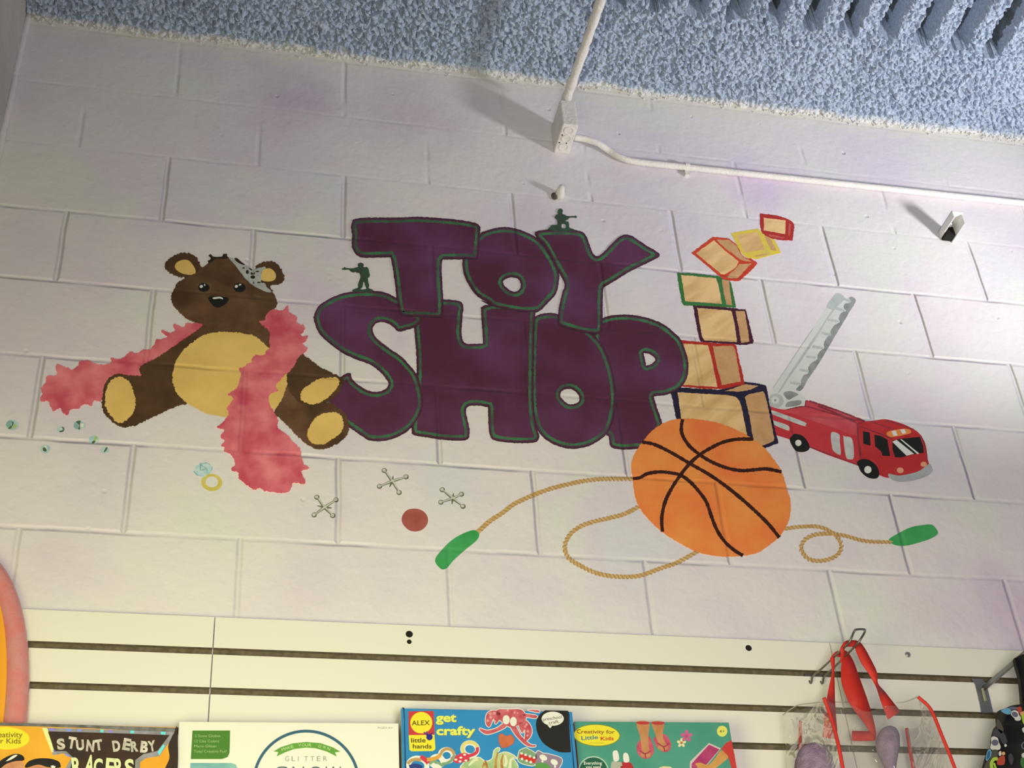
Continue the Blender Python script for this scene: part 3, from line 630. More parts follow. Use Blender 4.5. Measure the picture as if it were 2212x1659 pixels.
head = paint('head', [B1([(270, 500), (300, 450), (390, 385), (480, 345), (560, 300), (600, 260), (665, 215), (700, 160), (760, 138), (830, 135), (900, 140), (960, 200), (1040, 300), (1120, 400), (1240, 480), (1330, 545), (1420, 560), (1470, 620), (1485, 690), (1450, 760), (1380, 830), (1290, 890), (1150, 940), (980, 970), (800, 985), (650, 970), (520, 920), (380, 850), (280, 750), (228, 670), (225, 580)])], brown, 34, bear, **FZ)
paint('hair_tuft', [B1([(640, 235), (665, 210), (655, 182), (680, 175), (692, 150), (668, 125), (680, 108), (700, 110), (715, 130), (760, 138), (828, 132), (842, 104), (885, 103), (888, 132), (905, 150), (840, 160), (760, 158), (700, 200)])], hairm, 35, head, base=35)
for cx, cy, rx, ry, hl in ((610, 503, 67, 52, ((580, 491, 20, 18), (620, 472, 8, 11))), (1037, 503, 73, 55, ((999, 490, 20, 17), (1043, 470, 16, 10)))):
    ey = paint('eye', [B1(ellipse(cx, cy, rx, ry, .1))], blackp, 36, bear, base=35)
    paint('eye_glint', [B1(ellipse(*h, -.4)) for h in hl], whitep, 37, ey, base=37)
no = paint('nose', [B1([(665, 622), (720, 608), (800, 612), (890, 622), (908, 645), (880, 690), (820, 730), (775, 742), (720, 720), (680, 670)])], blackp, 36, bear, base=35)
paint('nose_glint', [B1([(715, 626), (760, 616), (820, 618), (840, 645), (800, 634), (730, 642)])], whitep, 37, no, base=37)
ti = thing('painted_tiara', wall_pt(555, 600), 'silver painted tiara slipping off the bear head at the right ear', 'tiara')
paint('tiara_frame', [B1([(905, 145), (960, 160), (1000, 205), (1060, 225), (1130, 240), (1190, 285), (1260, 270), (1340, 255), (1345, 275), (1310, 300), (1295, 340), (1300, 400), (1290, 440), (1340, 455), (1360, 500), (1420, 550), (1380, 560), (1300, 530), (1200, 480), (1120, 410), (1050, 320), (980, 230)])], silver, 36, ti, fuzz=.5)
paint('openwork', [B1(q) for q in (ellipse(1130, 318, 18, 24), ellipse(1195, 378, 28, 20), [(1170, 345), (1175, 320), (1200, 335), (1220, 318), (1218, 340), (1190, 350)], ellipse(1085, 270, 16, 7), ellipse(1170, 285, 22, 8, .7), ellipse(1250, 312, 22, 8), ellipse(1268, 443, 22, 8), ellipse(1206, 445, 6, 14), [(975, 152), (1010, 155), (1050, 190), (1102, 232), (1060, 226), (1000, 192)])], hairm, 38, ti, base=37)
boa = paint('painted_feather_boa', [
    B2([(1980, 290), (1900, 262), (1840, 268), (1780, 262), (1750, 310), (1640, 275), (1625, 290), (1650, 350), (1580, 380), (1500, 345), (1490, 370), (1560, 420), (1480, 460), (1420, 465), (1400, 520), (1350, 580), (1270, 580), (1180, 625), (1110, 605), (1030, 680), (940, 690), (880, 680), (885, 735), (790, 760), (690, 745), (620, 710), (520, 715), (490, 770), (420, 820), (370, 800), (310, 780), (250, 750), (225, 790), (235, 885), (120, 895), (110, 970), (60, 1015), (50, 1060), (65, 1110), (40, 1160), (60, 1200), (130, 1185), (160, 1250), (190, 1305), (270, 1270), (310, 1330), (370, 1350), (400, 1285), (480, 1285), (540, 1240), (600, 1225), (650, 1240), (680, 1175), (740, 1195), (775, 1170), (800, 1020), (860, 920), (960, 868), (1100, 885), (1240, 890), (1225, 840), (1230, 780), (1300, 740), (1420, 680), (1560, 590), (1700, 490), (1850, 390)]),
    B1([(1350, 830), (1430, 765), (1540, 780), (1590, 730), (1612, 712), (1635, 800), (1720, 850), (1730, 930), (1810, 955), (1800, 1030), (1765, 1050), (1780, 1090), (1855, 1080), (1820, 1150), (1790, 1170), (1845, 1235), (1790, 1290), (1730, 1350), (1700, 1420), (1640, 1500), (1560, 1560)]) + B3([(1400, 120), (1360, 170), (1300, 240), (1330, 300), (1240, 330), (1215, 400), (1240, 480), (1290, 560), (1330, 650), (1330, 740), (1460, 840), (1500, 900), (1590, 990), (1610, 1090), (1640, 1170), (1700, 1220), (1610, 1250), (1625, 1320), (1655, 1370), (1640, 1400), (1510, 1390), (1490, 1450), (1430, 1510), (1300, 1500), (1180, 1490), (1110, 1450), (1040, 1470), (940, 1400), (870, 1340), (860, 1270), (790, 1250), (770, 1230), (820, 1180), (800, 1100), (750, 1040), (690, 1010), (690, 960), (650, 950), (700, 890), (650, 855), (650, 820), (690, 760), (600, 735), (640, 700), (720, 620), (740, 550), (720, 500), (770, 440), (790, 370), (730, 340), (830, 270), (880, 150), (880, 60), (860, 30), (940, 10)]) + B1([(1130, 1410), (1180, 1400), (1180, 1360), (1230, 1310), (1330, 1310), (1360, 1250), (1400, 1220), (1390, 1130), (1400, 1050), (1340, 980), (1290, 930), (1270, 900), (1340, 890)])],
    pink, 38, fuzz=1.1, fstep=1.5)
tag(boa, 'pink painted feather boa draped over the bear and down to the lower left', 'feather boa')

# ------------------------------------------------------------------ toy blocks
def block(label, frame, facec, sides, framec, layer):
    pts = [wall_pt(*p) for p in frame]
    t = thing('painted_toy_block', (sum(p[0] for p in pts) / len(pts), 0, min(p[2] for p in pts)), label, 'toy block', 'painted wooden toy blocks in a leaning tower')
    paint('block_edges', [frame], framec, layer, t, sm=False, fuzz=.7)
    paint('front_face', facec if isinstance(facec[0], list) else [facec], wood, layer + 1, t, sm=False, fuzz=.5, base=layer + 1)
    paint('side_face', sides, woodd, layer + 1, t, sm=False, fuzz=.6, base=layer + 1)
    return t
fr = lambda n, c, c2=None: pm(n, c, c2, scale=30)
crim = fr('frame_crimson', (.46, .035, .03), (.40, .03, .025)); yel = fr('frame_yellow', (.78, .60, .06), (.70, .55, .10)); vermil = fr('frame_vermilion', (.64, .075, .035), (.56, .05, .025))
grn = fr('frame_green', (.045, .20, .055), (.05, .17, .05)); mar = fr('frame_maroon', (.075, .014, .03), (.06, .015, .035)); redf = fr('frame_red', (.50, .035, .022), (.44, .03, .02)); navy = fr('frame_navy', (.019, .016, .042), (.025, .018, .05))
tb = block('small painted toy block with crimson edges, topmost of the leaning tower', E5([(1670, 118), (1800, 130), (1900, 148), (1970, 170), (2030, 200), (2078, 245), (2078, 290), (2060, 440), (1900, 432), (1790, 410), (1740, 380), (1700, 355), (1685, 310), (1668, 250)]), E5([(1713, 168), (1975, 200), (1970, 362), (1715, 320)]), [E5([(2015, 235), (2042, 245), (2025, 385), (2005, 380)]), E5([(1760, 362), (1870, 380), (2000, 410), (1900, 412), (1790, 392)])], crim, 9)
MATS['strip_pink'] = pm('strip_pink', (.55, .10, .085))
tb.children[2].data.materials[0] = MATS['strip_pink']
block('tilted painted toy block with yellow edges, second from the top of the tower', E5([(1325, 352), (1490, 320), (1650, 296), (1700, 360), (1790, 410), (1845, 428), (1920, 585), (1780, 622), (1620, 662), (1500, 640), (1450, 590), (1400, 500), (1340, 390)]), E5([(1390, 382), (1480, 360), (1630, 338), (1690, 450), (1722, 548), (1600, 565), (1480, 584), (1440, 480)]), [E5([(1715, 370), (1790, 412), (1868, 560), (1800, 556), (1750, 450)]), E5([(1585, 628), (1690, 602), (1785, 588), (1770, 605), (1640, 632)])], yel, 5)
block('tilted painted toy block with orange red edges resting above the green edged block', E5([(850, 585), (1110, 395), (1300, 415), (1390, 490), (1420, 545), (1450, 610), (1500, 645), (1570, 655), (1640, 710), (1580, 780), (1430, 920), (1380, 925), (1230, 905), (1050, 750)]), E5([(905, 590), (1120, 438), (1250, 560), (1415, 690), (1380, 760), (1250, 846), (1210, 842), (1080, 740)]), [E5([(1145, 430), (1300, 432), (1395, 510), (1440, 610), (1500, 655), (1590, 700), (1445, 672), (1250, 530)]), E5([(1280, 870), (1425, 722), (1565, 714), (1400, 890), (1290, 890)])], vermil, 7)
block('painted toy block with bright green edges under the tilted orange red one', E5([(680, 820), (860, 832), (1160, 862), (1300, 900), (1330, 970), (1385, 1240), (1250, 1235), (1000, 1220), (760, 1215), (735, 1180), (700, 990)]), E5([(725, 850), (1140, 890), (1170, 960), (1215, 1196), (775, 1165), (745, 960)]), [E5([(1212, 905), (1300, 918), (1310, 1030), (1335, 1216), (1268, 1208), (1230, 1040)])], grn, 5)
block('painted toy block with dark maroon edges, fourth from the top of the tower', [(1497, 659), (1550, 662), (1611, 669), (1615, 682), (1617, 692), (1628, 737), (1626, 742), (1612, 745), (1599, 745), (1560, 742), (1513, 738), (1509, 725), (1501, 682)], [(1506, 665), (1579, 671), (1582, 678), (1588, 704), (1592, 739), (1521, 735), (1516, 725), (1509, 684)], [[(1589, 672), (1609, 672), (1612, 690), (1619, 738), (1601, 741), (1596, 710)]], mar, 4)
block('painted toy block with red edges partly behind the letter P', E6([(690, 300), (960, 325), (1350, 350), (1385, 365), (1420, 530), (1480, 790), (1480, 830), (1250, 885), (1000, 885), (690, 850)]), E6([(700, 340), (1045, 362), (1090, 520), (1160, 862), (700, 835)]), [E6([(1105, 375), (1340, 372), (1370, 410), (1440, 795), (1215, 842), (1150, 600)])], redf, 6)
block('largest painted toy block with navy edges at the bottom of the tower behind the ball', E6([(600, 900), (720, 870), (1200, 895), (1490, 800), (1660, 822), (1745, 850), (1780, 1050), (1850, 1380), (1890, 1530), (1720, 1597), (1500, 1500), (700, 1300), (665, 1230)]), E6([(685, 925), (1000, 945), (1300, 960), (1390, 985), (1430, 1040), (1460, 1160), (1520, 1470), (1200, 1420), (735, 1290)]), [E6([(1250, 912), (1490, 830), (1650, 850), (1550, 895), (1430, 916)]), E6([(1490, 985), (1530, 950), (1700, 915), (1730, 950), (1780, 1180), (1840, 1480), (1830, 1510), (1680, 1570), (1590, 1500), (1540, 1200)])], navy, 3)

# ------------------------------------------------------------------ basketball
C7 = Zm(1340, 890, 5.53)
orange = pm('ball_orange', (0.84, 0.20, 0.055), (0.86, 0.33, 0.075), scale=7, detail=5, lo=.35, hi=.65)
seamm = pm('ball_seam', (0.035, 0.009, 0.006), (0.055, 0.014, 0.007), scale=40)
bb = thing('painted_basketball', wall_pt(1560, 1201), 'large orange painted basketball in front of the block tower', 'basketball')
paint('ball', [C7([(130, 640), (160, 520), (220, 420), (300, 310), (420, 190), (560, 115), (720, 80), (900, 85), (1100, 115), (1300, 175), (1500, 270), (1680, 390), (1830, 560), (1930, 720), (1985, 900), (2030, 1050), (2035, 1200), (2000, 1330), (1930, 1450)]) + [(1682, 1161), (1642, 1191), (1605, 1200), (1564, 1202), (1520, 1196), (1497, 1188), (1467, 1172), (1441, 1156), (1421, 1141), (1400, 1120), (1383, 1098), (1372, 1071), (1368, 1044), (1366, 1030)]], orange, 17, bb, fuzz=.7)
for s in ([(260, 360), (400, 385), (600, 480), (830, 615), (1050, 740), (1240, 870), (1440, 1030), (1640, 1210), (1780, 1350), (1900, 1500)],
          [(745, 85), (730, 170), (740, 270), (820, 400), (950, 510), (1100, 600), (1280, 670), (1450, 700), (1600, 690), (1750, 680), (1925, 715)],
          [(1590, 325), (1400, 325), (1230, 360), (1080, 430), (950, 510), (830, 615), (720, 750), (620, 900), (540, 1060), (500, 1220), (495, 1330), (505, 1430)],
          [(150, 795), (230, 785), (330, 735), (480, 715), (620, 730), (720, 755), (830, 830), (940, 950), (1030, 1080), (1090, 1250), (1150, 1400), (1240, 1540), (1360, 1650), (1465, 1714)]):
    paint('ball_seam', [], seamm, 18, bb, strokes=[ribbon(C7(s), 7.6, jit=.18)], base=18)

# ------------------------------------------------------------------ fire truck
T8 = Zm(1640, 790, 5.53); T9 = Zm(1640, 610, 5.923)
truckr = pm('truck_red', (0.60, 0.048, 0.062), (0.52, 0.034, 0.044), scale=12, detail=4); truckl = pm('truck_rose', (0.64, 0.12, 0.15), (0.56, 0.06, 0.08), scale=14, detail=4); truckd = pm('truck_dark_red', (0.20, 0.022, 0.030), (0.30, 0.05, 0.07), scale=20)
truckc = pm('truck_cab_red', (0.46, 0.022, 0.025), (0.56, 0.04, 0.045), scale=12)
tgrey = pm('truck_silver', (0.62, 0.63, 0.62), (0.50, 0.52, 0.52), scale=40); peach = pm('truck_peach', (0.80, 0.36, 0.22)); lorange = pm('truck_orange', (0.80, 0.27, 0.07))
bump = pm('truck_bumper', (0.36, 0.39, 0.42), (0.47, 0.50, 0.52), scale=22)
ladl = pm('ladder_pale', (0.62, 0.66, 0.63), (0.68, 0.71, 0.68), scale=20); ladm = pm('ladder_mid', (0.43, 0.48, 0.46), (0.50, 0.54, 0.52), scale=25); ladd = pm('ladder_dark', (0.22, 0.245, 0.235), (0.33, 0.355, 0.345), scale=30)
tr = thing('painted_fire_truck', wall_pt(1830, 1035), 'red painted toy fire truck with raised grey ladder at the right of the mural', 'fire truck')
paint('body', [T8([(100, 478), (330, 520), (545, 482), (555, 418), (600, 420), (900, 520), (1100, 600), (1260, 662), (1400, 650), (1520, 640), (1700, 690), (1850, 760), (1930, 830), (1980, 930), (2000, 1080), (2025, 1200), (1900, 1270), (1700, 1310), (1550, 1340), (1440, 1310), (1180, 1195), (800, 1060), (600, 975), (360, 880), (220, 835), (100, 800)])], truckr, 0, tr)
paint('deck_panel', [T8([(330, 535), (545, 492), (760, 550), (1000, 625), (1165, 690), (1160, 830), (900, 745), (560, 630), (380, 570)]), T8([(610, 432), (900, 530), (1090, 605), (1060, 610), (760, 530), (570, 478), (565, 430)])], truckl, 1, tr, base=1)
paint('cab', [T8([(1180, 700), (1250, 668), (1400, 655), (1520, 643), (1700, 692), (1850, 762), (1930, 835), (1978, 932), (1996, 1080), (2020, 1200), (1900, 1268), (1700, 1306), (1555, 1335), (1440, 1300), (1420, 1200), (1350, 1130), (1210, 1110), (1195, 900)])], truckc, 1, tr, base=1)
paint('panel_line', [], truckd, 2, tr, base=2, strokes=[ribbon(T8(s), w, jit=.3) for s, w in (([(330, 525), (545, 487), (760, 542), (1000, 612), (1170, 685), (1260, 665)], 2.6), ([(600, 423), (900, 523), (1100, 600), (1260, 663)], 4), ([(548, 485), (558, 420)], 3), ([(700, 480), (900, 560), (1150, 660)], 4), ([(1172, 690), (1182, 850), (1205, 1040), (1212, 1120)], 4), ([(1205, 725), (1380, 790), (1560, 860), (1590, 880)], 2.5), ([(1320, 665), (1520, 730), (1600, 760)], 2), ([(1930, 835), (1985, 960), (2010, 1150)], 2.5), ([(1500, 645), (1850, 762)], 2), ([(600, 970), (900, 1080), (1180, 1190)], 2.2))])
paint('cab_window', [T8([(1240, 782), (1320, 798), (1332, 955), (1245, 932)])], blackp, 3, tr, sm=False, base=2)
paint('cab_window', [T8([(1375, 822), (1450, 838), (1530, 880), (1565, 1080), (1475, 1075), (1455, 1020), (1385, 965)])], blackp, 3, tr, sm=False, base=2)
ws = paint('windshield', [T8([(1592, 895), (1700, 870), (1920, 850), (1960, 960), (1965, 1040), (1830, 1060), (1700, 1095), (1625, 1095), (1592, 1000)])], blackp, 3, tr, sm=False, base=2)
paint('window_glare', [T8([(1590, 908), (1640, 885), (1850, 1052), (1760, 1075)]), T8([(1685, 880), (1700, 878), (1912, 1048), (1890, 1056)])], whitep, 4, ws, sm=False, base=4)
paint('bumper', [T8([(1545, 1290), (1620, 1305), (1700, 1310), (1900, 1262), (2030, 1172), (2065, 1220), (2075, 1260), (2000, 1320), (1850, 1370), (1700, 1388), (1600, 1370), (1550, 1330)])], bump, 3, tr)
for q in (ellipse(1685, 1250, 41, 34, .2), ellipse(1965, 1177, 37, 30)): paint('headlight', [T8(q)], peach, 3, tr, base=2)
lb = paint('light_bar', [T8([(1520, 810), (1560, 780), (1700, 755), (1790, 760), (1815, 798), (1760, 820), (1640, 845), (1560, 850)])], lorange, 3, tr, base=2)
paint('white_stripe', [T8([(1580, 785), (1630, 772), (1652, 832), (1608, 840)]), T8([(1680, 762), (1735, 756), (1755, 806), (1715, 815)])], whitep, 4, lb, sm=False, base=4)
for w, h in (([(365, 880), (395, 835), (430, 812), (520, 840), (580, 910), (602, 985), (545, 1027), (450, 1022), (395, 960)], (467, 922, 38, 37)), ([(1170, 1150), (1230, 1115), (1310, 1125), (1400, 1190), (1435, 1290), (1400, 1345), (1300, 1335), (1220, 1270), (1190, 1210)], (1298, 1242, 43, 44))):
    wh = paint('wheel', [T8(w)], blackp, 4, tr); paint('hub', [T8(ellipse(*h))], whitep, 5, wh, base=5)
for q in ([(860, 800), (955, 820), (962, 900), (975, 1050), (950, 1060), (895, 1025), (870, 970)], [(1005, 850), (1020, 845), (1110, 878), (1130, 1090), (1080, 1117), (1035, 1080)]):
    paint('side_locker', [T8(q)], tgrey, 3, tr, base=2)
for q in ([(130, 535), (190, 545), (540, 672), (550, 708), (525, 718), (160, 580)], [(150, 650), (190, 660), (340, 712), (360, 765), (335, 772), (180, 705)]):
    paint('reflective_stripe', [T8(q)], tgrey, 3, tr, base=2)
lad = paint('ladder', [T9([(150, 1400), (180, 1345), (360, 1080), (560, 780), (760, 480), (870, 300), (960, 165), (1000, 138), (1050, 150), (1090, 195), (1150, 195), (1190, 182), (1232, 240), (1130, 420), (1000, 640), (870, 860), (750, 1060), (640, 1215), (530, 1390), (590, 1480), (582, 1575), (480, 1605), (330, 1625), (220, 1610), (130, 1570), (120, 1470)])], ladl, 1, tr)
paint('rail', [T9([(1145, 200), (1190, 184), (1234, 240), (1130, 420), (1000, 640), (870, 860), (750, 1060), (640, 1215), (540, 1380), (470, 1375), (480, 1355), (540, 1290), (530, 1270), (570, 1190), (630, 1160), (625, 1090), (670, 1030), (740, 985), (745, 930), (790, 870), (830, 840), (825, 780), (870, 700), (920, 670), (910, 630), (960, 550), (1030, 510), (1015, 460), (1050, 390), (1110, 365), (1080, 320), (1100, 270), (1180, 250)])], ladd, 2, lad, base=2, fuzz=.4)
paint('rail', [T9([(960, 165), (1000, 138), (1050, 150), (1090, 195), (1060, 250), (1010, 300), (870, 480), (760, 670), (640, 850), (500, 1060), (370, 1240), (270, 1400), (250, 1390), (400, 1150), (600, 850), (800, 560), (900, 400), (930, 350), (860, 310)])], ladm, 2, lad, base=2, fuzz=.3)
for q in ([(1085, 212), (1175, 245)], [(980, 330), (1095, 362)], [(880, 478), (1015, 500)], [(800, 648), (915, 672)], [(680, 815), (815, 840)], [(605, 948), (725, 965)], [(515, 1115), (635, 1138)], [(395, 1285), (535, 1300)]):
    paint('rung', [], ladm, 3, lad, strokes=[ribbon(T9(q), 5.2, jit=.3)], base=3)
paint('rail_line', [], ladm, 4, lad, base=3, strokes=[ribbon(T9(q), 1.6, jit=.4) for q in ([(180, 1345), (360, 1080), (560, 780), (690, 590)], [(250, 1410), (400, 1180)])])
tt = paint('turntable', [T9(ellipse(215, 1515, 95, 92))], ladm, 2, tr, base=2)
paint('turntable_ring', [T9(ellipse(205, 1505, 50, 48)), T9([(300, 1420), (400, 1390), (500, 1430), (540, 1490), (380, 1500)][::-1])], ladl, 3, tt, base=3)
paint('turntable_shade', [T9([(310, 1420), (390, 1390), (500, 1430), (440, 1470), (370, 1500)]), T9([(350, 1545), (400, 1520), (530, 1510), (530, 1560), (420, 1590), (340, 1590)]), T9(ellipse(205, 1508, 15, 15)), T9(ellipse(500, 1368, 28, 16))], ladd, 4, tt, base=4)

# ------------------------------------------------------------------ jump rope
R10 = Zm(930, 1000, 4.424); R11 = Zm(1640, 1080, 5.53)
ropem = pm('rope_tan', (0.66, 0.45, 0.20), (0.56, 0.35, 0.135), scale=60); roped = pm('rope_brown', (0.36, 0.205, 0.075), (0.45, 0.27, 0.11), scale=60); hgreen = pm('handle_green', (0.040, 0.34, 0.085), (0.07, 0.40, 0.125), scale=14, detail=4)
jr = thing('painted_jump_rope', wall_pt(1390, 1252), 'tan painted jump rope with two green handles looping behind the basketball', 'jump rope')
paths = [(R10([(445, 665), (560, 560), (680, 480), (800, 390), (960, 315), (1130, 250), (1320, 200), (1500, 165), (1680, 150), (1950, 150)]), 9.0, (1.1, .75)),
         (R10([(2020, 405), (1850, 490), (1700, 530), (1550, 565), (1430, 610), (1340, 680), (1290, 770), (1295, 860), (1350, 930), (1480, 1005), (1620, 1060), (1800, 1085), (2000, 1075)]) + [(1430, 1226), (1460, 1216), (1490, 1200), (1515, 1185)], 9.0, (.9, .9)),
         (R11([(260, 350), (420, 325), (560, 315), (680, 315), (800, 345), (900, 400), (1050, 430), (1200, 475), (1350, 495), (1590, 502)]), 7.5, (1, .85)),
         (R11([(885, 405), (760, 405), (640, 425), (550, 475), (505, 555), (530, 640), (600, 705), (720, 725), (850, 700), (945, 640), (978, 560), (955, 480), (895, 405)]), 8.6, (.9, .8))]
def strands(L, w):
    out = []
    L = resample(smooth_loop(L, 8, False), 8.5, False)
    for i in range(1, len(L) - 1):
        t = (L[i + 1] - L[i - 1]).normalized(); n = Vector((-t[1], t[0])); q = L[i]
        out.append(ribbon([tuple(q - n * w * .48 - t * 3.6), tuple(q - n * .05 * w), tuple(q + n * w * .48 + t * 2.4)], 1.7, jit=.5))
        e = q + n * w * .5 + t * 4; out.append(ribbon([tuple(e - t * 3), tuple(e + n * .4), tuple(e + t * 2)], 1.2))
    return out
for p, w, tp in paths:
    rp = paint('rope', [], ropem, 8, jr, strokes=[ribbon(p, w, jit=.16, taper=tp)])
    paint('strand_marks', [], roped, 9, rp, strokes=strands(p, w), base=9)
paint('handle', [R10([(430, 645), (465, 682), (440, 740), (330, 830), (220, 930), (160, 1000), (110, 1015), (60, 970), (45, 920), (90, 850), (200, 740), (300, 680), (380, 648)])], hgreen, 11, jr)
paint('handle', [R11([(1550, 470), (1640, 410), (1800, 330), (1950, 300), (2060, 295), (2120, 350), (2132, 405), (2050, 460), (1900, 510), (1750, 545), (1640, 540), (1575, 512), (1600, 495)])], hgreen, 11, jr)

# ------------------------------------------------------------------ marbles, ring, jacks, red ball
M14 = Zm(0, 880, 8.508)
mb = pm('marble_glass', (0.55, 0.70, 0.64), (0.42, 0.62, 0.72), scale=70); mgr = pm('marble_dark_green', (0.10, 0.145, 0.085)); mlime = pm('marble_lime', (0.42, 0.56, 0.22)); mteal = pm('marble_teal', (0.24, 0.47, 0.38), (0.28, .45, .5), scale=80); mwh = pm('marble_shine', (0.78, 0.84, 0.74)); mbl = pm('marble_blue', (.40, .58, .70))
for (cx, cy, rx, ry), lab, parts in (
    ((222, 325, 125, 97), 'painted glass marble with a brown curl, farthest left under the boa', [('marble_swirl', [(215, 260), (250, 270), (245, 320), (215, 360), (205, 390), (150, 392), (170, 360), (215, 330), (225, 290)], mgr), ('color_patch', [(260, 310), (300, 320), (300, 360), (250, 395), (215, 390), (235, 350)], mlime), ('blue_patch', [(110, 320), (150, 250), (215, 245), (210, 320), (150, 370)], mteal)]),
    ((1115, 405, 70, 58), 'tiny painted glass marble just left of the green one', [('marble_swirl', [(1130, 355), (1175, 370), (1180, 420), (1140, 455), (1090, 450), (1100, 430), (1150, 420), (1155, 390)], mgr), ('color_patch', [(1100, 385), (1135, 390), (1125, 410), (1105, 410)], mwh)]),
    ((1455, 325, 112, 85), 'green painted glass marble nearest to the bear foot', [('marble_swirl', [(1400, 260), (1480, 245), (1465, 320), (1470, 400), (1440, 405), (1450, 330), (1420, 290)], mgr), ('color_patch', [(1490, 300), (1540, 300), (1530, 360), (1490, 350)], mwh), ('blue_patch', [(1355, 320), (1400, 275), (1440, 330), (1440, 390), (1380, 390)], mteal)]),
    ((1725, 590, 97, 80), 'painted glass marble with yellow green twist below the green one', [('marble_swirl', [(1700, 620), (1750, 610), (1735, 655), (1690, 665)], mgr), ('color_patch', [(1735, 530), (1785, 535), (1780, 590), (1740, 615), (1715, 600), (1735, 570)], mlime), ('blue_patch', [(1640, 570), (1700, 530), (1725, 560), (1690, 610), (1660, 620)], mbl)]),
    ((833, 762, 94, 80), 'painted glass marble with a white glint, lowest of the left ones', [('marble_swirl', [(790, 740), (830, 740), (860, 790), (830, 815), (790, 790)], mgr), ('color_patch', [(815, 700), (850, 705), (865, 770), (845, 760)], mwh), ('blue_patch', [(860, 710), (910, 710), (920, 760), (880, 790)], mbl)]),
    ((1925, 783, 82, 66), 'pale painted glass marble with one dark slash, lowest on the right', [('marble_swirl', [(1950, 735), (1978, 745), (1940, 810), (1900, 818), (1925, 780)], mgr), ('color_patch', [(1890, 800), (1920, 775), (1905, 815)], mwh)])):
    c = M14([(cx, cy + ry)])[0]
    t = thing('painted_marble', wall_pt(*c), lab, 'marble', 'painted marbles at the lower left')
    paint('glass_ball', [M14(ellipse(cx, cy, rx, ry))], mb, 0, t)
    for k, (nm, q, m_) in enumerate(parts[::-1]): paint(nm, [M14(q)], m_, 1 + k, t, base=1 + k)
G15 = Zm(400, 980, 16.59)
gold = pm('ring_gold', (0.66, 0.54, 0.11), (0.70, 0.62, 0.2), scale=60); gem = pm('ring_gem', (0.42, 0.64, 0.74), (0.62, 0.78, 0.76), scale=60); gemd = pm('ring_gem_lines', (0.24, 0.42, 0.50), (.36, .55, .6), scale=60)
rg = thing('painted_ring', wall_pt(457, 1061), 'gold painted ring with a pale blue gem beside the boa', 'ring')
paint('band', [(G15(ellipse(950, 1030, 378, 308, .1)), [G15(ellipse(955, 1010, 225, 192, .1))])], gold, 0, rg)
gm = paint('gem', [G15([(305, 640), (330, 560), (400, 440), (520, 370), (740, 325), (900, 390), (970, 470), (965, 600), (900, 690), (760, 780), (650, 840), (500, 800), (390, 740)])], gem, 1, rg)
paint('facet_lines', [], gemd, 2, gm, base=2, strokes=[ribbon(G15(q), 1.9, smooth=False, jit=.3) for q in ([(540, 380), (545, 600)], [(540, 390), (770, 540)], [(770, 540), (545, 600)], [(520, 370), (745, 330), (900, 390)], [(310, 640), (400, 745), (480, 790)], [(770, 540), (800, 620)], [(960, 470), (960, 590)])])
J16 = Zm(660, 1000, 6.144)
jk = pm('jack_silver', (0.52, 0.54, 0.47), (0.66, 0.67, 0.60), scale=120); jd = pm('jack_dark', (0.14, 0.145, 0.11), (0.2, 0.2, 0.16), scale=100)
for c, arms, pts, lab in (((250, 590), [(150, 455), (405, 490), (115, 690), (362, 700)], [(155, 568), (348, 598)], 'silver painted toy jack under the boa end, leftmost of the three'),
                          ((1150, 240), [(1045, 100), (1335, 185), (982, 312), (1242, 393)], [(1163, 172), (1115, 320)], 'silver painted toy jack above and left of the red ball'),
                          ((1955, 470), [(1815, 356), (2070, 415), (1797, 522), (2090, 577)], [(1962, 400), (1944, 545)], 'silver painted toy jack right of the red ball beside the jump rope')):
    b0 = J16([(c[0], max(a[1] for a in arms) + 30)])[0]
    t = thing('painted_toy_jack', wall_pt(*b0), lab, 'toy jack', 'painted toy jacks')
    paint('arms', [], jd, 1, t, strokes=[ribbon(J16([c, a]), 6.2, smooth=False, taper=(1.1, .55)) for a in arms] + [ribbon(J16([c, a]), 4.5, smooth=False, taper=(1.3, .3)) for a in pts])
    paint('arm_shine', [], jk, 2, t, base=2, strokes=[ribbon(J16([(c[0] + 6, c[1] - 6), (a[0] + 4, a[1] - 2)]), 3.0, smooth=False, taper=(1.2, .5)) for a in arms])
    for a in arms:
        k = paint('knob', [J16(ellipse(a[0], a[1], 35, 33))], jd, 2, t)
        paint('knob_shine', [J16(ellipse(a[0] - 4, a[1] - 5, 22, 20))], jk, 3, k, base=3)
rball = pm('red_ball_paint', (0.36, 0.085, 0.062), (0.43, 0.12, 0.10), scale=30, detail=5)
tag(paint('painted_rubber_ball', [J16([(1275, 745), (1295, 680), (1350, 625), (1430, 606), (1510, 615), (1580, 655), (1620, 720), (1622, 790), (1590, 850), (1530, 895), (1450, 910), (1370, 890), (1310, 835), (1282, 790)])], rball, 0), 'small dull red painted rubber ball among the jacks', 'ball')
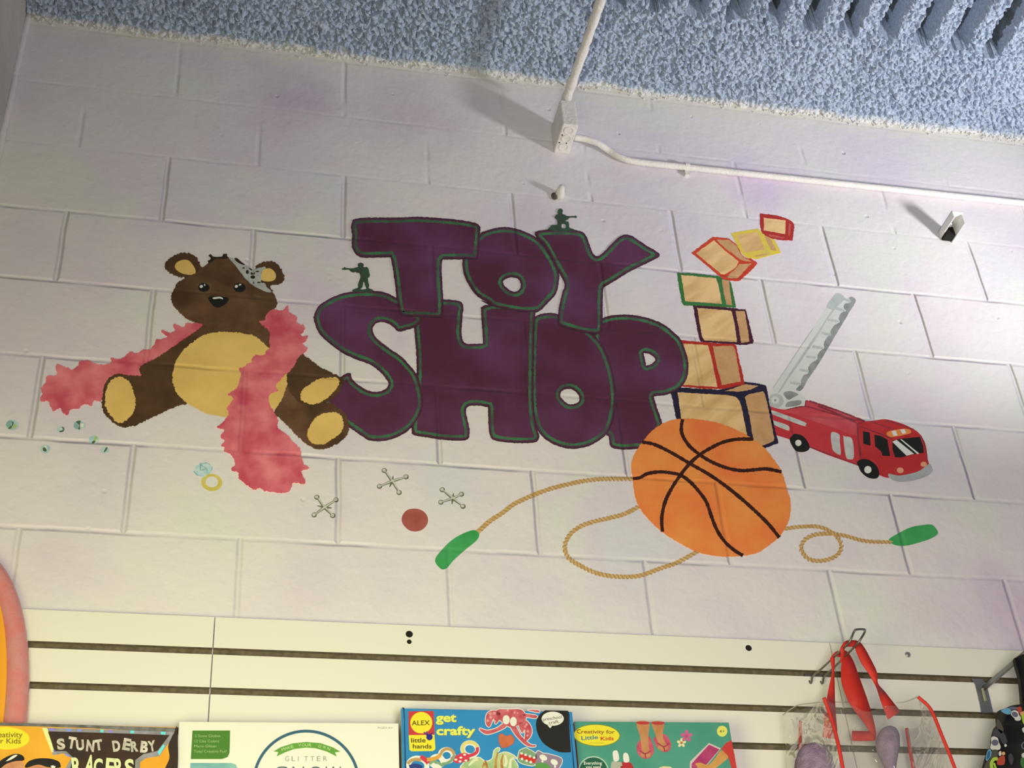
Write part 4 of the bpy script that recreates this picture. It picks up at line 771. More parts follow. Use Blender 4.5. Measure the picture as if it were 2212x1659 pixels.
# ------------------------------------------------------------------ boxed toys standing on a shelf in front of the slatwall
def carton(name, tl, tr, ytl, depth, height, label, mats):
    """printed carton: top front edge runs through the two picture points at the same height; returns thing + its front plane"""
    a = on_y(tl[0], tl[1], ytl); b = on_z(tr[0], tr[1], a[2])
    ex = b - a; n = Vector((ex[1], -ex[0], 0)).normalized()          # towards the room
    if n[1] > 0: n = -n
    t = thing(name, (a + b) / 2 + Vector((0, 0, -height)), label, 'toy box', 'boxed craft kits on the shelf')
    dn = Vector((0, 0, -height)); bk = -n * depth
    V = [a, b, b + dn, a + dn, a + bk, b + bk, b + bk + dn, a + bk + dn]
    Fc = [(0, 3, 2, 1), (4, 5, 6, 7), (0, 1, 5, 4), (2, 3, 7, 6), (0, 4, 7, 3), (1, 2, 6, 5)]
    o = mesh('carton', V, Fc, None, t, mats=mats, mi=[0, 1, 2, 1, 3, 3]); bevel(o, 0.0012)
    return t, (a + n * 0.00005, n), a, b
pr = lambda n, c, c2=None, **k: mat(n, c, c2, rough=k.pop('rough', .32), spec=.45, **k)
SH = Z0 - 2.118                                                    # shelf top
white_card = pr('white_card', (.78, .775, .70)); inkb = pr('ink_black', (.02, .019, .018)); inkw = pr('ink_white', (.76, .75, .70)); yellow = pr('label_yellow', (.80, .70, .04)); inkred = pr('ink_red', (.55, .04, .03)); inkblue = pr('ink_blue', (.02, .03, .25)); inkgreen = pr('ink_green', (.03, .16, .06))

# --- racing car kit at the far left
K = Zm(0, 1300, 4.62)
sdor = pr('kit_orange', (.80, .42, .045), (.72, .34, .03), scale=14, detail=4); foil = mat('kit_foil', (.42, .42, .40), (.22, .21, .19), scale=60, rough=.25, metal=.6); dark = pr('kit_charcoal', (.035, .028, .022), (.055, .03, .02), scale=30)
t, PL, a, b = carton('craft_kit_box', (-115, 1559.5), (383, 1570), -0.100, 0.036, on_y(383, 1570, -0.100)[2] - SH, 'orange racing car craft kit box with black title plate, leftmost of the row', [sdor, white_card, foil, dark])
paint('foil_border', [K([(-500, 1195), (300, 1212), (1770, 1258), (1768, 1700), (1700, 1700), (1722, 1500), (1735, 1308), (1400, 1290), (900, 1262), (420, 1245), (0, 1236), (-500, 1225)])], foil, 0, t, PL, sm=False)
paint('vignette', [K([(1735, 1310), (1768, 1262), (1766, 1700), (1640, 1700), (1690, 1560), (1680, 1430)])], dark, 1, t, PL, base=1)
tp = paint('title_plate', [K([(418, 1255), (900, 1270), (1737, 1300), (1690, 1400), (1590, 1540), (1460, 1560), (1400, 1600), (1392, 1720), (640, 1720), (665, 1640), (712, 1560), (640, 1512), (530, 1532), (470, 1390)])], mat('holo_silver', (.40, .40, .40), (.55, .55, .62), scale=50, rough=.22, metal=.5), 2, t, PL, sm=False)
paint('plate_panel', [K([(478, 1293), (900, 1303), (1692, 1330), (1570, 1490), (1430, 1520), (1350, 1580), (1345, 1720), (690, 1720), (725, 1550), (660, 1490), (545, 1492)])], dark, 3, tp, PL, sm=False, base=3)
hol = {'holo_violet': (.30, .22, .75), 'holo_blue': (.22, .30, .85), 'holo_cyan': (.15, .70, .80), 'holo_lime': (.75, .80, .35)}
for nm, c in hol.items(): pr(nm, c)
for m_, qs in (('holo_violet', [[(490, 1260), (540, 1262), (545, 1290), (500, 1288)], [(1085, 1278), (1120, 1280), (1122, 1308), (1088, 1306)], [(520, 1478), (550, 1480), (555, 1500), (525, 1500)]]), ('holo_blue', [[(665, 1264), (710, 1266), (712, 1294), (668, 1292)], [(775, 1268), (815, 1270), (810, 1296), (772, 1295)], [(640, 1513), (690, 1530), (690, 1550), (650, 1530)]]),
               ('holo_cyan', [[(1000, 1274), (1035, 1276), (1032, 1303), (1002, 1302)], [(1300, 1285), (1340, 1286), (1338, 1314), (1302, 1312)], [(1605, 1296), (1655, 1298), (1650, 1326), (1605, 1322)], [(1575, 1500), (1630, 1420), (1645, 1440), (1590, 1535)]]), ('holo_lime', [[(420, 1258), (470, 1260), (500, 1340), (540, 1500), (515, 1500), (462, 1370)]])):
    for q in qs: paint('foil_glint', [K(q)], MATS[m_], 3, tp, PL, sm=False, base=3)
lettersilver = pr('title_silver', (.66, .63, .56), (.40, .38, .34), scale=70); lettergreen = pr('title_pale_green', (.68, .74, .42))
def wobbly(word, x0, x1, yb0, yb1, h, bold, kk, nm, m_, gap=0.16):
    items = []; n = len(word); cw = (x1 - x0) / n
    for i, chx in enumerate(word):
        if chx == ' ': continue
        x = x0 + cw * i; fq = i / max(n - 1, 1); yb = yb0 + (yb1 - yb0) * fq + (6, -8, 4, 12, -4)[i % 5]
        rot = (5, -7, 3, -4, 6)[i % 5]
        items.append((chx, kk([(x, yb + rot)])[0], kk([(x + cw * (1 - gap), yb - rot)])[0], h / 4.62 * (1.0, 1.08, .95, 1.05, .98)[i % 5], bold))
    return lettering(nm, items, m_, 5, tp, PL)
wobbly('STUNT', 575, 1045, 1462, 1480, 118, .05, K, 'title_word', lettersilver); wobbly('DERBY', 1130, 1575, 1480, 1490, 118, .05, K, 'title_word', lettersilver)
wobbly('RACERS', 728, 1365, 1720, 1740, 195, .03, K, 'title_word', lettergreen, .12)
lo = paint('logo_oval', [K(ellipse(58, 1360, 235, 113, .03))], yellow, 2, t, PL)
lettering('logo_text', [('Creativity', K([(-110, 1352)])[0], K([(225, 1352)])[0], 12.5, .012), ('for Kids', K([(-70, 1412)])[0], K([(208, 1414)])[0], 12, .012)], pr('logo_olive', (.20, .15, .02)), 3, lo, PL)
skin = pr('print_skin', (.62, .30, .17), (.50, .20, .10), scale=60)
for q, fq in (([(-40, 1660), (0, 1590), (70, 1545), (150, 1518), (215, 1528), (243, 1560), (230, 1585), (150, 1590), (60, 1620), (0, 1665)], [(20, 1640), (80, 1605), (150, 1592), (220, 1590), (235, 1640), (200, 1720), (30, 1720)]), ([(248, 1640), (290, 1590), (380, 1563), (500, 1565), (580, 1590), (602, 1620), (595, 1655), (480, 1650), (380, 1625), (270, 1655)], [(290, 1650), (380, 1628), (480, 1652), (560, 1660), (540, 1720), (300, 1720)])):
    fa = paint('driver_face', [K(fq)], skin, 2, t, PL); paint('driver_helmet', [K(q)], inkb, 3, fa, PL)
paint('helmet_star', [K([(530, 1632), (542, 1640), (556, 1638), (548, 1655), (555, 1670), (530, 1664), (510, 1668), (515, 1652), (505, 1640)])], inkw, 4, t, PL)
paint('helmet_shine', [K([(60, 1590), (130, 1535), (175, 1530), (120, 1570)])], inkw, 4, t, PL)

# --- white snow globe kit
Q = Zm(380, 1500, 4.424)
a0 = on_y(387, 1558, -0.096)
t, PL, a, b = carton('craft_kit_box', (387, 1558), (861, 1562), -0.096, 0.066, a0[2] - SH, 'white glitter snow globe craft kit box with a blue ring and green label', [white_card, white_card, white_card, white_card])
gl = paint('contents_label', [Q([(158, 345), (518, 345), (515, 500), (512, 560), (495, 598), (440, 618), (142, 618)])], pr('label_green', (.075, .21, .035)), 0, t, PL, sm=False)
pale = pr('label_text_pale', (.34, .50, .22))
lettering('label_text', [('2 Snow Globes', Q([(180, 408)])[0], Q([(425, 408)])[0], 6, 0), ('12 Clay Colors', Q([(178, 458)])[0], Q([(412, 458)])[0], 6, 0), ('Micro Glitter', Q([(174, 506)])[0], Q([(390, 506)])[0], 6, 0), ('Total Creative Fun!', Q([(170, 556)])[0], Q([(486, 556)])[0], 6, 0)], pale, 1, gl, PL)
paint('blue_picture', [Q([(138, 655), (530, 655), (575, 670), (592, 720), (592, 760), (135, 760)])], pr('picture_blue', (.10, .30, .45), (.25, .50, .45), scale=16), 0, t, PL, sm=False)
paint('printed_ring', [(Q(ellipse(1245, 853, 516, 516, 0, 72)), [Q(ellipse(1245, 853, 488, 488, 0, 72))])], pr('ring_blue', (.045, .125, .20)), 0, t, PL)
bn = paint('ribbon_banner', [Q([(932, 545), (1000, 505), (1120, 467), (1245, 455), (1380, 465), (1500, 506), (1572, 548), (1520, 553), (1537, 594), (1440, 545), (1340, 516), (1245, 508), (1130, 522), (1040, 555), (963, 592), (978, 550)])], pr('banner_green', (.125, .33, .055)), 1, t, PL, sm=False)
it = []
for w_, f0, f1 in (('MAKE', .03, .26), ('YOUR', .345, .60), ('OWN', .72, .97)):
    for i, chx in enumerate(w_):
        f0_ = f0 + (f1 - f0) * i / len(w_); fx = lambda q: 1000 + 500 * q; fy = lambda q: 548 - 52 * (1 - ((q - .5) / .5) ** 2)
        it.append((chx, Q([(fx(f0_), fy(f0_))])[0], Q([(fx(f0_ + .052), fy(f0_ + .052))])[0], 6.5, 0))
lettering('banner_text', it, pr('banner_text_pale', (.55, .70, .38)), 2, bn, PL)
greyt = pr('text_grey', (.26, .29, .24)); slate = pr('text_slate', (.10, .14, .16))
lettering('title_text', [(c_, Q([(1045 + k * 60.5, 637)])[0], Q([(1045 + k * 60.5 + (36 if c_ != 'I' else 6), 637)])[0], 11, 0) for k, c_ in enumerate('GLITTER')], greyt, 1, t, PL)
lettering('title_text', [(c_, Q([(955 + k * 158, 815)])[0], Q([(955 + k * 158 + (118, 112, 130, 150)[k], 815)])[0], 30, -.008) for k, c_ in enumerate('SNOW')], slate, 1, t, PL)
lettering('age_text', [('AGES 6+', Q([(1925, 328)])[0], Q([(2070, 328)])[0], 4.6, 0)], greyt, 0, t, PL)

# --- blue get crafty box
R = Zm(850, 1500, 5.53)
bluec = pr('crafty_blue', (.035, .25, .56), (.03, .22, .50), scale=10); bdk = pr('crafty_edge', (.03, .20, .45)); side_gloss = pr('gloss_grey', (.42, .42, .36))  # grey sides: gloss reflection on the blue box put into the colour
t, PL, a, b = carton('craft_kit_box', (866, 1529.5), (1236, 1537.5), -0.112, 0.080, on_y(866, 1529.5, -0.112)[2] - SH, 'bright blue preschool craft kit box with a red and yellow logo, tallest of the row', [bluec, white_card, bdk, side_gloss])
paint('lid_seam', [R([(100, 155), (130, 158), (150, 900), (138, 900), (125, 300), (118, 180)]), R([(2085, 205), (2097, 206), (2165, 900), (2150, 900), (2120, 500)])], pr('seam_navy', (.012, .03, .07)), 0, t, PL, sm=False)
lg = paint('logo_square', [R([(178, 202), (470, 196), (482, 210), (492, 480), (180, 486)])], pr('logo_red', (.52, .05, .06)), 1, t, PL, sm=False)
paint('logo_disc', [R(ellipse(332, 338, 131, 128))], yellow, 2, lg, PL, base=2)
lettering('logo_text', [('ALEX', R([(218, 370)])[0], R([(434, 366)])[0], 11, .01)], pr('logo_ink', (.07, .05, .01)), 3, lg, PL)
yl = paint('range_label', [R([(182, 486), (490, 482), (500, 640), (496, 660), (470, 676), (215, 679), (192, 662)])], yellow, 1, t, PL, sm=False)
lettering('range_text', [('little', R([(210, 574)])[0], R([(385, 572)])[0], 10.5, .022), ('hands', R([(230, 645)])[0], R([(456, 645)])[0], 10.5, .022)], pr('range_ink', (.10, .08, .02)), 2, yl, PL)
bg = paint('printed_bug', [R(ellipse(430, 510, 38, 38))], inkblue, 3, t, PL)
paint('bug_feelers', [], inkblue, 4, bg, PL, base=3, strokes=[ribbon(R(q), 2.0) for q in ([(400, 490), (375, 455), (360, 458)], [(410, 480), (395, 440)], [(440, 480), (470, 455)])])
for m_, dx, ly in ((pr('title_shadow', (.30, .14, .03)), 4, 1), (pr('title_yellow', (.72, .78, .12)), 0, 2)):
    lettering('title_shadow' if dx else 'title_text', [('get', R([(506 + dx, 325 + dx)])[0], R([(752 + dx, 325 + dx)])[0], 20.5, .035), ('crafty', R([(512 + dx, 482 + dx)])[0], R([(978 + dx, 482 + dx)])[0], 20.5, .035)], m_, ly, t, PL)
crabm = pr('crab_red', (.46, .055, .085), (.60, .16, .18), scale=60)
crab = [[(1240, 185), (1370, 178), (1520, 182), (1575, 240), (1575, 310), (1500, 365), (1400, 392), (1310, 340), (1245, 270)], [(1100, 300), (1120, 225), (1185, 192), (1260, 205), (1280, 260), (1245, 330), (1215, 352), (1195, 290), (1150, 385), (1110, 362)], [(1500, 350), (1580, 312), (1635, 370), (1655, 450), (1625, 520), (1572, 552), (1570, 420), (1540, 462), (1512, 420)], [(1320, 345), (1340, 392), (1200, 458), (1100, 474), (1025, 420), (1042, 405), (1120, 430), (1230, 402)], [(1400, 392), (1460, 380), (1530, 500), (1640, 598), (1695, 603), (1690, 626), (1590, 612), (1480, 512)], [(1560, 232), (1705, 252), (1698, 284), (1555, 262)], [(1600, 186), (1730, 188), (1732, 216)]]
def grow(q, dd): return [tuple(p) for p in inset(smooth_loop(q), -dd)]
cb = paint('printed_crab', [R(q) for q in crab], crabm, 2, t, PL)
paint('crab_border', [grow(R(q), 1.5) for q in crab], inkw, 1, cb, PL, sm=False)
ce = paint('crab_eye', [R(ellipse(1347, 303, 42, 55)), R(ellipse(1432, 325, 40, 56))], inkw, 3, cb, PL)
paint('crab_dots', [R(ellipse(x, y, r_, r_, 0, 12)) for x, y, r_ in ((1155, 230, 16), (1205, 225, 18), (1160, 272, 17), (1125, 315, 16), (1215, 320, 12), (1365, 190, 13), (1447, 218, 14), (1482, 222, 8), (1590, 360, 14), (1572, 385, 13), (1605, 440, 15), (1600, 490, 13))], pr('crab_dot', (.68, .30, .32)), 4, cb, PL, base=3)
hq = [(1262, 490), (1300, 474), (1345, 502), (1395, 486), (1437, 530), (1420, 590), (1312, 636), (1268, 580)]
h_ = paint('printed_heart', [R(hq)], pr('heart_orange', (.58, .17, .08), (.50, .12, .05), scale=60), 2, t, PL); paint('heart_border', [grow(R(hq), 1.3)], pr('heart_edge', (.38, .10, .12)), 1, h_, PL, sm=False)
bc = paint('corner_badge', [R([(1810, 190), (1811, 190), (2086, 195), (2086, 196), (2112, 560), (2120, 690), (2119, 691), (1990, 690), (1870, 640), (1780, 570), (1720, 460), (1703, 340), (1740, 250)])], inkb, 1, t, PL)
sb = paint('speech_bubble', [R(ellipse(1902, 290, 132, 84)), R([(1830, 350), (1890, 370), (1872, 402), (1855, 385)])], inkw, 2, bc, PL, base=2)
lettering('bubble_text', [('preschool', R([(1788, 318)])[0], R([(2012, 285)])[0], 7.4, .005), ('craft.', R([(1858, 358)])[0], R([(1985, 338)])[0], 7.4, .005)], pr('bubble_ink', (.10, .10, .09)), 3, sb, PL)
chcol = [pr('chain_yellow', (.66, .60, .22)), pr('chain_green', (.20, .34, .20)), pr('chain_red', (.58, .05, .09)), pr('chain_tan', (.46, .30, .13)), pr('chain_navy', (.03, .05, .22)), pr('chain_orange', (.66, .33, .06))]
chain = paint('chain_border', [], inkw, 1, t, PL, strokes=[ribbon(R(ellipse(*q)), 10.5, True) for q in ((915, 655, 88, 78, .2), (635, 730, 78, 72, .1), (290, 850, 110, 88, .2), (520, 800, 70, 60, 0))])
for q, w, ci in (([(840, 700), (825, 640), (850, 590), (915, 572), (975, 590), (1000, 630)], 7, 0), ([(1000, 630), (1000, 680), (960, 715), (900, 735), (850, 750)], 7, 2), ([(560, 720), (590, 670), (640, 650), (700, 670), (725, 720)], 6.5, 3), ([(725, 720), (700, 780), (640, 820), (580, 830)], 6, 1), ([(560, 720), (530, 750), (470, 770), (400, 780)], 8, 5), ([(170, 830), (210, 790), (280, 775), (330, 790)], 7, 3), ([(320, 745), (380, 780), (420, 820)], 10, 2), ([(190, 870), (260, 850), (340, 880)], 9, 4), ([(430, 830), (480, 800), (540, 820), (600, 860)], 6, 1)):
    paint('paper_link', [], chcol[ci], 3, chain, PL, strokes=[ribbon(R(q), w)], base=2)
rb = paint('red_paper_link', [R([(680, 760), (740, 735), (820, 700), (890, 712), (905, 790), (830, 810), (750, 820)])], chcol[2], 3, t, PL); paint('link_dots', [R(ellipse(x, y, 17, 12, 0, 12)) for x, y in ((805, 755), (795, 800), (745, 780), (865, 790), (850, 720))], inkw, 4, rb, PL, base=4)
hair_ = [[(840, 820), (920, 770), (1020, 755), (1100, 800), (1180, 770), (1200, 680), (1240, 640), (1270, 650), (1235, 720), (1330, 690), (1420, 720), (1480, 770), (1430, 760), (1450, 900), (850, 900)]]
hp = paint('paper_plume', [R(q) for q in hair_], pr('plume_green', (.30, .46, .22), (.52, .58, .30), scale=50), 3, t, PL); paint('plume_border', [grow(R(q), 1.6) for q in hair_], inkw, 2, hp, PL, sm=False)
paint('plume_strand', [], pr('plume_amber', (.52, .28, .06), (.38, .13, .04), scale=70), 4, hp, PL, base=4, strokes=[ribbon(R(q), 5.5, taper=(.5, 1.2)) for q in ([(1250, 690), (1225, 780), (1220, 900)], [(1090, 790), (1110, 830), (1120, 900)], [(1310, 720), (1290, 800), (1300, 900)], [(1060, 880), (1090, 820)])])
paint('plume_strand', [], pr('plume_cream', (.66, .70, .48)), 4, hp, PL, base=4, strokes=[ribbon(R(q), 7, taper=(.6, 1.1)) for q in ([(1440, 760), (1400, 790), (1390, 900)], [(1330, 730), (1350, 800), (1330, 860)], [(900, 850), (960, 790), (1010, 770)])])
cards = [[(1500, 690), (1520, 665), (1580, 640), (1620, 660), (1660, 680), (1715, 730), (1690, 830), (1640, 850), (1495, 800)], [(1715, 682), (1790, 705), (1860, 715), (2010, 770), (1975, 880), (1900, 900), (1700, 850)]]
cd_ = paint('patterned_card', [R(cards[0])], chcol[1], 3, t, PL); paint('card_border', [grow(R(q), 1.5) for q in cards], inkw, 2, cd_, PL, sm=False)
paint('card_stripe', [R([(1510, 700), (1710, 770), (1690, 825), (1500, 760)])], pr('card_red', (.55, .04, .03)), 4, cd_, PL, sm=False, base=4)
paint('card_dots', [R(ellipse(x, y, 15, 15, 0, 12)) for x, y in ((1530, 705), (1578, 722), (1630, 740), (1680, 755), (1535, 770), (1590, 792), (1640, 808))], inkw, 5, cd_, PL, base=5)
cp = paint('patterned_card', [R(cards[1])], pr('card_mauve', (.28, .20, .30)), 3, t, PL); paint('card_birds', [R(ellipse(1790, 755, 48, 32, .5)), R(ellipse(1920, 810, 46, 32, .5)), R(ellipse(1780, 800, 12, 18)), R(ellipse(1930, 860, 12, 18))], inkw, 4, cp, PL, base=4)
paint('green_cutout', [R([(1690, 860), (1720, 820), (1790, 815), (1850, 840), (1870, 900), (1680, 900)])], pr('cutout_green', (.10, .30, .08)), 5, t, PL)

# --- teal little kids kit
U = Zm(1220, 1500, 4.608)
teal = pr('kit_teal', (.055, .27, .20), (.085, .32, .245), scale=9, detail=3)
t, PL, a, b = carton('craft_kit_box', (1240, 1558.0), (1574.5, 1560.5), -0.094, 0.066, on_y(1240, 1558.0, -0.094)[2] - SH, 'teal green flip flop craft kit box behind the blue one, rightmost of the row', [teal, white_card, teal, pr('kit_red_side', (.50, .05, .04))])
ov = paint('logo_oval', [U(ellipse(318, 408, 234, 111, .03))], pr('oval_olive', (.20, .26, .05)), 0, t, PL); paint('oval_face', [U(ellipse(318, 406, 225, 103, .03))], yellow, 1, ov, PL, base=1)
lettering('logo_text', [('C', U([(120, 388)])[0], U([(160, 388)])[0], 9.6, .02), ('reativity for', U([(165, 388)])[0], U([(498, 391)])[0], 8.6, .015)], pr('logo_brown', (.25, .08, .02)), 2, ov, PL)
lettering('logo_text', [('Little', U([(166, 455)])[0], U([(332, 443)])[0], 9.5, .02)], pr('logo_teal_ink', (.05, .22, .30)), 2, ov, PL); lettering('logo_text', [('Kids', U([(357, 458)])[0], U([(488, 455)])[0], 9, .02)], inkred, 2, ov, PL)
lettering('logo_text', [('Activities', U([(248, 488)])[0], U([(390, 490)])[0], 3, 0)], pr('logo_small_ink', (.38, .33, .04)), 2, ov, PL)
eb = paint('info_badge', [U(ellipse(285, 765, 152, 150))], pr('badge_rim', (.42, .60, .48)), 0, t, PL); paint('badge_face', [U(ellipse(285, 765, 140, 138))], pr('badge_green', (.02, .115, .07)), 1, eb, PL, base=1)
lettering('badge_text', [('Everything', U([(190, 698)])[0], U([(370, 698)])[0], 7, .012), ('you need', U([(208, 735)])[0], U([(358, 735)])[0], 6.6, .012)], inkw, 2, eb, PL)
sk = pr('print_tan_skin', (.56, .27, .12), (.48, .20, .08), scale=40); fp = pr('flipflop_pink', (.50, .06, .13), (.56, .13, .17), scale=60)
for lq, sq, cq, st_ in (([(718, 278), (836, 278), (832, 400), (838, 520), (850, 600), (820, 618), (770, 560), (752, 430)], [(735, 470), (830, 415), (870, 480), (888, 560), (860, 620), (800, 642), (740, 610), (715, 545)], [(716, 272), (838, 273), (832, 296), (775, 300), (722, 292)], [[(745, 560), (800, 590), (860, 560)], [(800, 590), (805, 635)]]),
                        ([(868, 278), (985, 278), (975, 390), (990, 460), (1030, 540), (985, 545), (930, 480), (900, 390)], [(890, 430), (985, 395), (1030, 430), (1058, 500), (1040, 560), (980, 572), (925, 535), (895, 480)], [(866, 273), (987, 274), (978, 298), (925, 302), (874, 294)], [[(920, 480), (985, 520), (1040, 485)], [(985, 520), (995, 565)]])):
    sh = paint('flip_flop', [U(sq)], fp, 0, t, PL); paint('leg_print', [U(lq)], sk, 1, t, PL); paint('red_cuff', [U(cq)], pr('cuff_red', (.48, .05, .05)), 2, t, PL)
    paint('toes', [U(ellipse(sum(p[0] for p in sq) / 8 + 2, max(p[1] for p in sq) - 45, 52, 34))], sk, 2, t, PL)
    paint('thong_strap', [], pr('strap_pink', (.36, .04, .09)), 3, sh, PL, base=2, strokes=[ribbon(U(q), 2.6) for q in st_])
def flower(cx, cy, r_, m_, mc):
    fl = paint('printed_flower', [U(ellipse(cx + r_ * .62 * math.cos(k * 1.2566 - .3), cy + r_ * .62 * math.sin(k * 1.2566 - .3), r_ * .42, r_ * .30, k * 1.2566 - .3, 14)) for k in range(5)], m_, 0, t, PL)
    paint('flower_center', [U(ellipse(cx, cy, r_ * .28, r_ * .28, 0, 14))], mc, 1, fl, PL)
flower(1212, 415, 60, pr('flower_magenta', (.56, .12, .28)), pr('flower_rose', (.50, .08, .20))); flower(1162, 482, 46, pr('flower_cream', (.74, .70, .40)), pr('flower_eye', (.45, .16, .06)))
ag = paint('age_badge', [U(ellipse(1566, 366, 52, 54))], pr('age_yellow', (.72, .72, .15)), 0, t, PL); lettering('age_text', [('4+', U([(1538, 382)])[0], U([(1592, 382)])[0], 7, .01)], pr('age_ink', (.20, .20, .05)), 1, ag, PL)
bk = paint('printed_pink_box', [U([(1245, 690), (1250, 665), (1435, 483), (1555, 538), (1370, 760), (1245, 760)])], pr('book_edge', (.62, .52, .52)), 0, t, PL, sm=False); paint('box_inside', [U([(1262, 690), (1436, 500), (1540, 548), (1360, 760), (1262, 760)])], pr('book_pink', (.46, .06, .18), (.38, .04, .14), scale=40), 1, bk, PL, sm=False)
paint('arm_print', [U([(1300, 690), (1350, 680), (1430, 700), (1500, 630), (1555, 560), (1640, 605), (1560, 690), (1450, 760), (1330, 760), (1320, 720)])], pr('arm_orange', (.62, .33, .10), (.55, .26, .08), scale=50), 2, t, PL)
paint('sleeve_print', [U([(1555, 540), (1610, 480), (1658, 455), (1690, 600), (1712, 735), (1660, 735), (1625, 612)])], pr('sleeve_red', (.55, .05, .045)), 3, t, PL, sm=False)
pu = paint('finger_puppet', [U([(462, 690), (480, 665), (520, 672), (565, 680), (570, 760), (470, 760)])], pr('puppet_grey', (.42, .42, .36)), 1, t, PL); paint('puppet_ear', [U([(478, 575), (500, 558), (528, 568), (540, 650), (500, 668), (482, 640)])], inkw, 2, pu, PL)
pu = paint('finger_puppet', [U([(560, 700), (580, 672), (640, 675), (672, 700), (680, 760), (562, 760)])], pr('puppet_red', (.45, .03, .04)), 1, t, PL); paint('puppet_ear', [U([(582, 600), (605, 580), (632, 600), (640, 668), (590, 672)])], inkw, 2, pu, PL)
paint('cream_cap', [U([(920, 745), (960, 720), (1010, 716), (1060, 725), (1080, 760), (920, 760)])], pr('cap_cream', (.66, .60, .36)), 0, t, PL)

# --- shelf that carries the boxes
shelfm = mat('shelf_white', (.78, .77, .72), rough=.4)
x0, x1 = XL + .03, on_y(1650, 1600, -.1)[0]
sf = thing('wall_shelf', ((x0 + x1) / 2, -.11, SH - .018), 'white shelf carrying the row of boxed craft kits', 'shelf')
V, Fc = box_geo((x0, -.205, SH - .018), Vector((x1 - x0, 0, 0)), Vector((0, .182, 0)), Vector((0, 0, .018))); bevel(mesh('board', V, Fc, shelfm, sf), .002)
for bx in (x0 + .15, (x0 + x1) / 2, x1 - .15):
    V = []; 
    for dx in (-.002, .002): V += [Vector((bx + dx, -.0225, SH - .018)), Vector((bx + dx, -.19, SH - .018)), Vector((bx + dx, -.19, SH - .030)), Vector((bx + dx, -.0225, SH - .085))]
    mesh('bracket', V, [(0, 1, 2, 3), (7, 6, 5, 4), (0, 4, 5, 1), (1, 5, 6, 2), (2, 6, 7, 3), (3, 7, 4, 0)], steel, sf)
# --- pink and orange oval board at the far left
rimp = mat('board_pink', (.66, .21, .20), (.62, .27, .27), scale=40, rough=.25, spec=.6, coat=.4, bump=.001, bscale=120); orb = mat('board_orange', (.80, .36, .03), rough=.4)
pE = on_y(57, 1575, -0.050); aa, bb2 = .135, .36
cx, cz = pE[0] - aa, pE[2] - .02
ob = thing('oval_board', (cx, -.05, SH), 'pink rimmed orange oval toy board at the far left behind the racing kit box', 'toy board')
def oval(rx, rz, y, n=64): return [Vector((cx + rx * math.cos(q), y, cz + rz * math.sin(q))) for q in [2 * math.pi * k / n for k in range(n)]]
V, Fc = [], []
rings = [(0, 0, -.040), (0.002, .001, -.052), (.010, .009, -.058), (.024, .023, -.059), (.036, .035, -.054), (.039, .038, -.047)]
for d1, d2, y in rings: V += oval(aa - d1, bb2 - d2, y)
V += oval(aa - .001, bb2 - .001, -.028); n = 64
for k in range(len(rings) - 1): Fc += [(k * n + i, (k + 1) * n + i, (k + 1) * n + (i + 1) % n, k * n + (i + 1) % n) for i in range(n)]
k = len(rings); Fc += [(k * n + i, i, (i + 1) % n, k * n + (i + 1) % n) for i in range(n)]; Fc.append(tuple(range(k * n, k * n + n)))
mesh('rim', V, Fc, rimp, ob, smooth=True)
V = oval(aa - .037, bb2 - .036, -.0475) + oval(aa - .037, bb2 - .036, -.030); mesh('panel', V, [tuple(range(n))[::-1]] + [(i, (i + 1) % n, n + (i + 1) % n, n + i) for i in range(n)], orb, ob)
# ------------------------------------------------------------------ wire hook, clear tote bag with red straps
B8 = lambda u, v: (1650 + u / 3.936, 1330 + v / 3.936)
wire = mat('hook_wire', (.24, .225, .20), (.17, .16, .14), scale=60, rough=.35, metal=.8)
redw = mat('strap_webbing', (.62, .035, .025), (.54, .028, .02), scale=18, rough=.6, bump=.0002, bscale=700)
def clear_film():
    m = bpy.data.materials.new('clear_vinyl'); m.use_nodes = True; nt = m.node_tree; nt.nodes.clear(); L = nt.links.new
    out = nn(nt, 'ShaderNodeOutputMaterial'); mx = nn(nt, 'ShaderNodeMixShader'); tr_ = nn(nt, 'ShaderNodeBsdfTransparent'); gl = nn(nt, 'ShaderNodeBsdfGlossy'); df = nn(nt, 'ShaderNodeBsdfDiffuse'); m2 = nn(nt, 'ShaderNodeMixShader')
    tr_.inputs[0].default_value = (.955, .955, .94, 1); gl.inputs['Roughness'].default_value = .08; gl.inputs[0].default_value = (1, 1, 1, 1); df.inputs[0].default_value = (.7, .7, .66, 1)
    fr_ = nn(nt, 'ShaderNodeFresnel'); fr_.inputs[0].default_value = 1.45
    geo = nn(nt, 'ShaderNodeNewGeometry'); mp = nn(nt, 'ShaderNodeMapping'); mp.inputs['Scale'].default_value = (1, .4, .6); L(geo.outputs['Position'], mp.inputs[0])
    n = nn(nt, 'ShaderNodeTexNoise'); n.inputs['Scale'].default_value = 30; n.inputs['Detail'].default_value = 2; n.inputs['Distortion'].default_value = 1.6; L(mp.outputs[0], n.inputs['Vector'])
    bp = nn(nt, 'ShaderNodeBump'); bp.inputs['Distance'].default_value = .010; L(n.outputs[0], bp.inputs['Height'])
    L(bp.outputs[0], gl.inputs['Normal'])
    m2.inputs[0].default_value = .06; L(tr_.outputs[0], m2.inputs[1]); L(df.outputs[0], m2.inputs[2])
    fm = nn(nt, 'ShaderNodeMath', operation='MINIMUM'); fm.inputs[1].default_value = .34; L(fr_.outputs[0], fm.inputs[0]); L(fm.outputs[0], mx.inputs[0]); L(m2.outputs[0], mx.inputs[1]); L(gl.outputs[0], mx.inputs[2]); L(mx.outputs[0], out.inputs[0]); return m
film = clear_film()
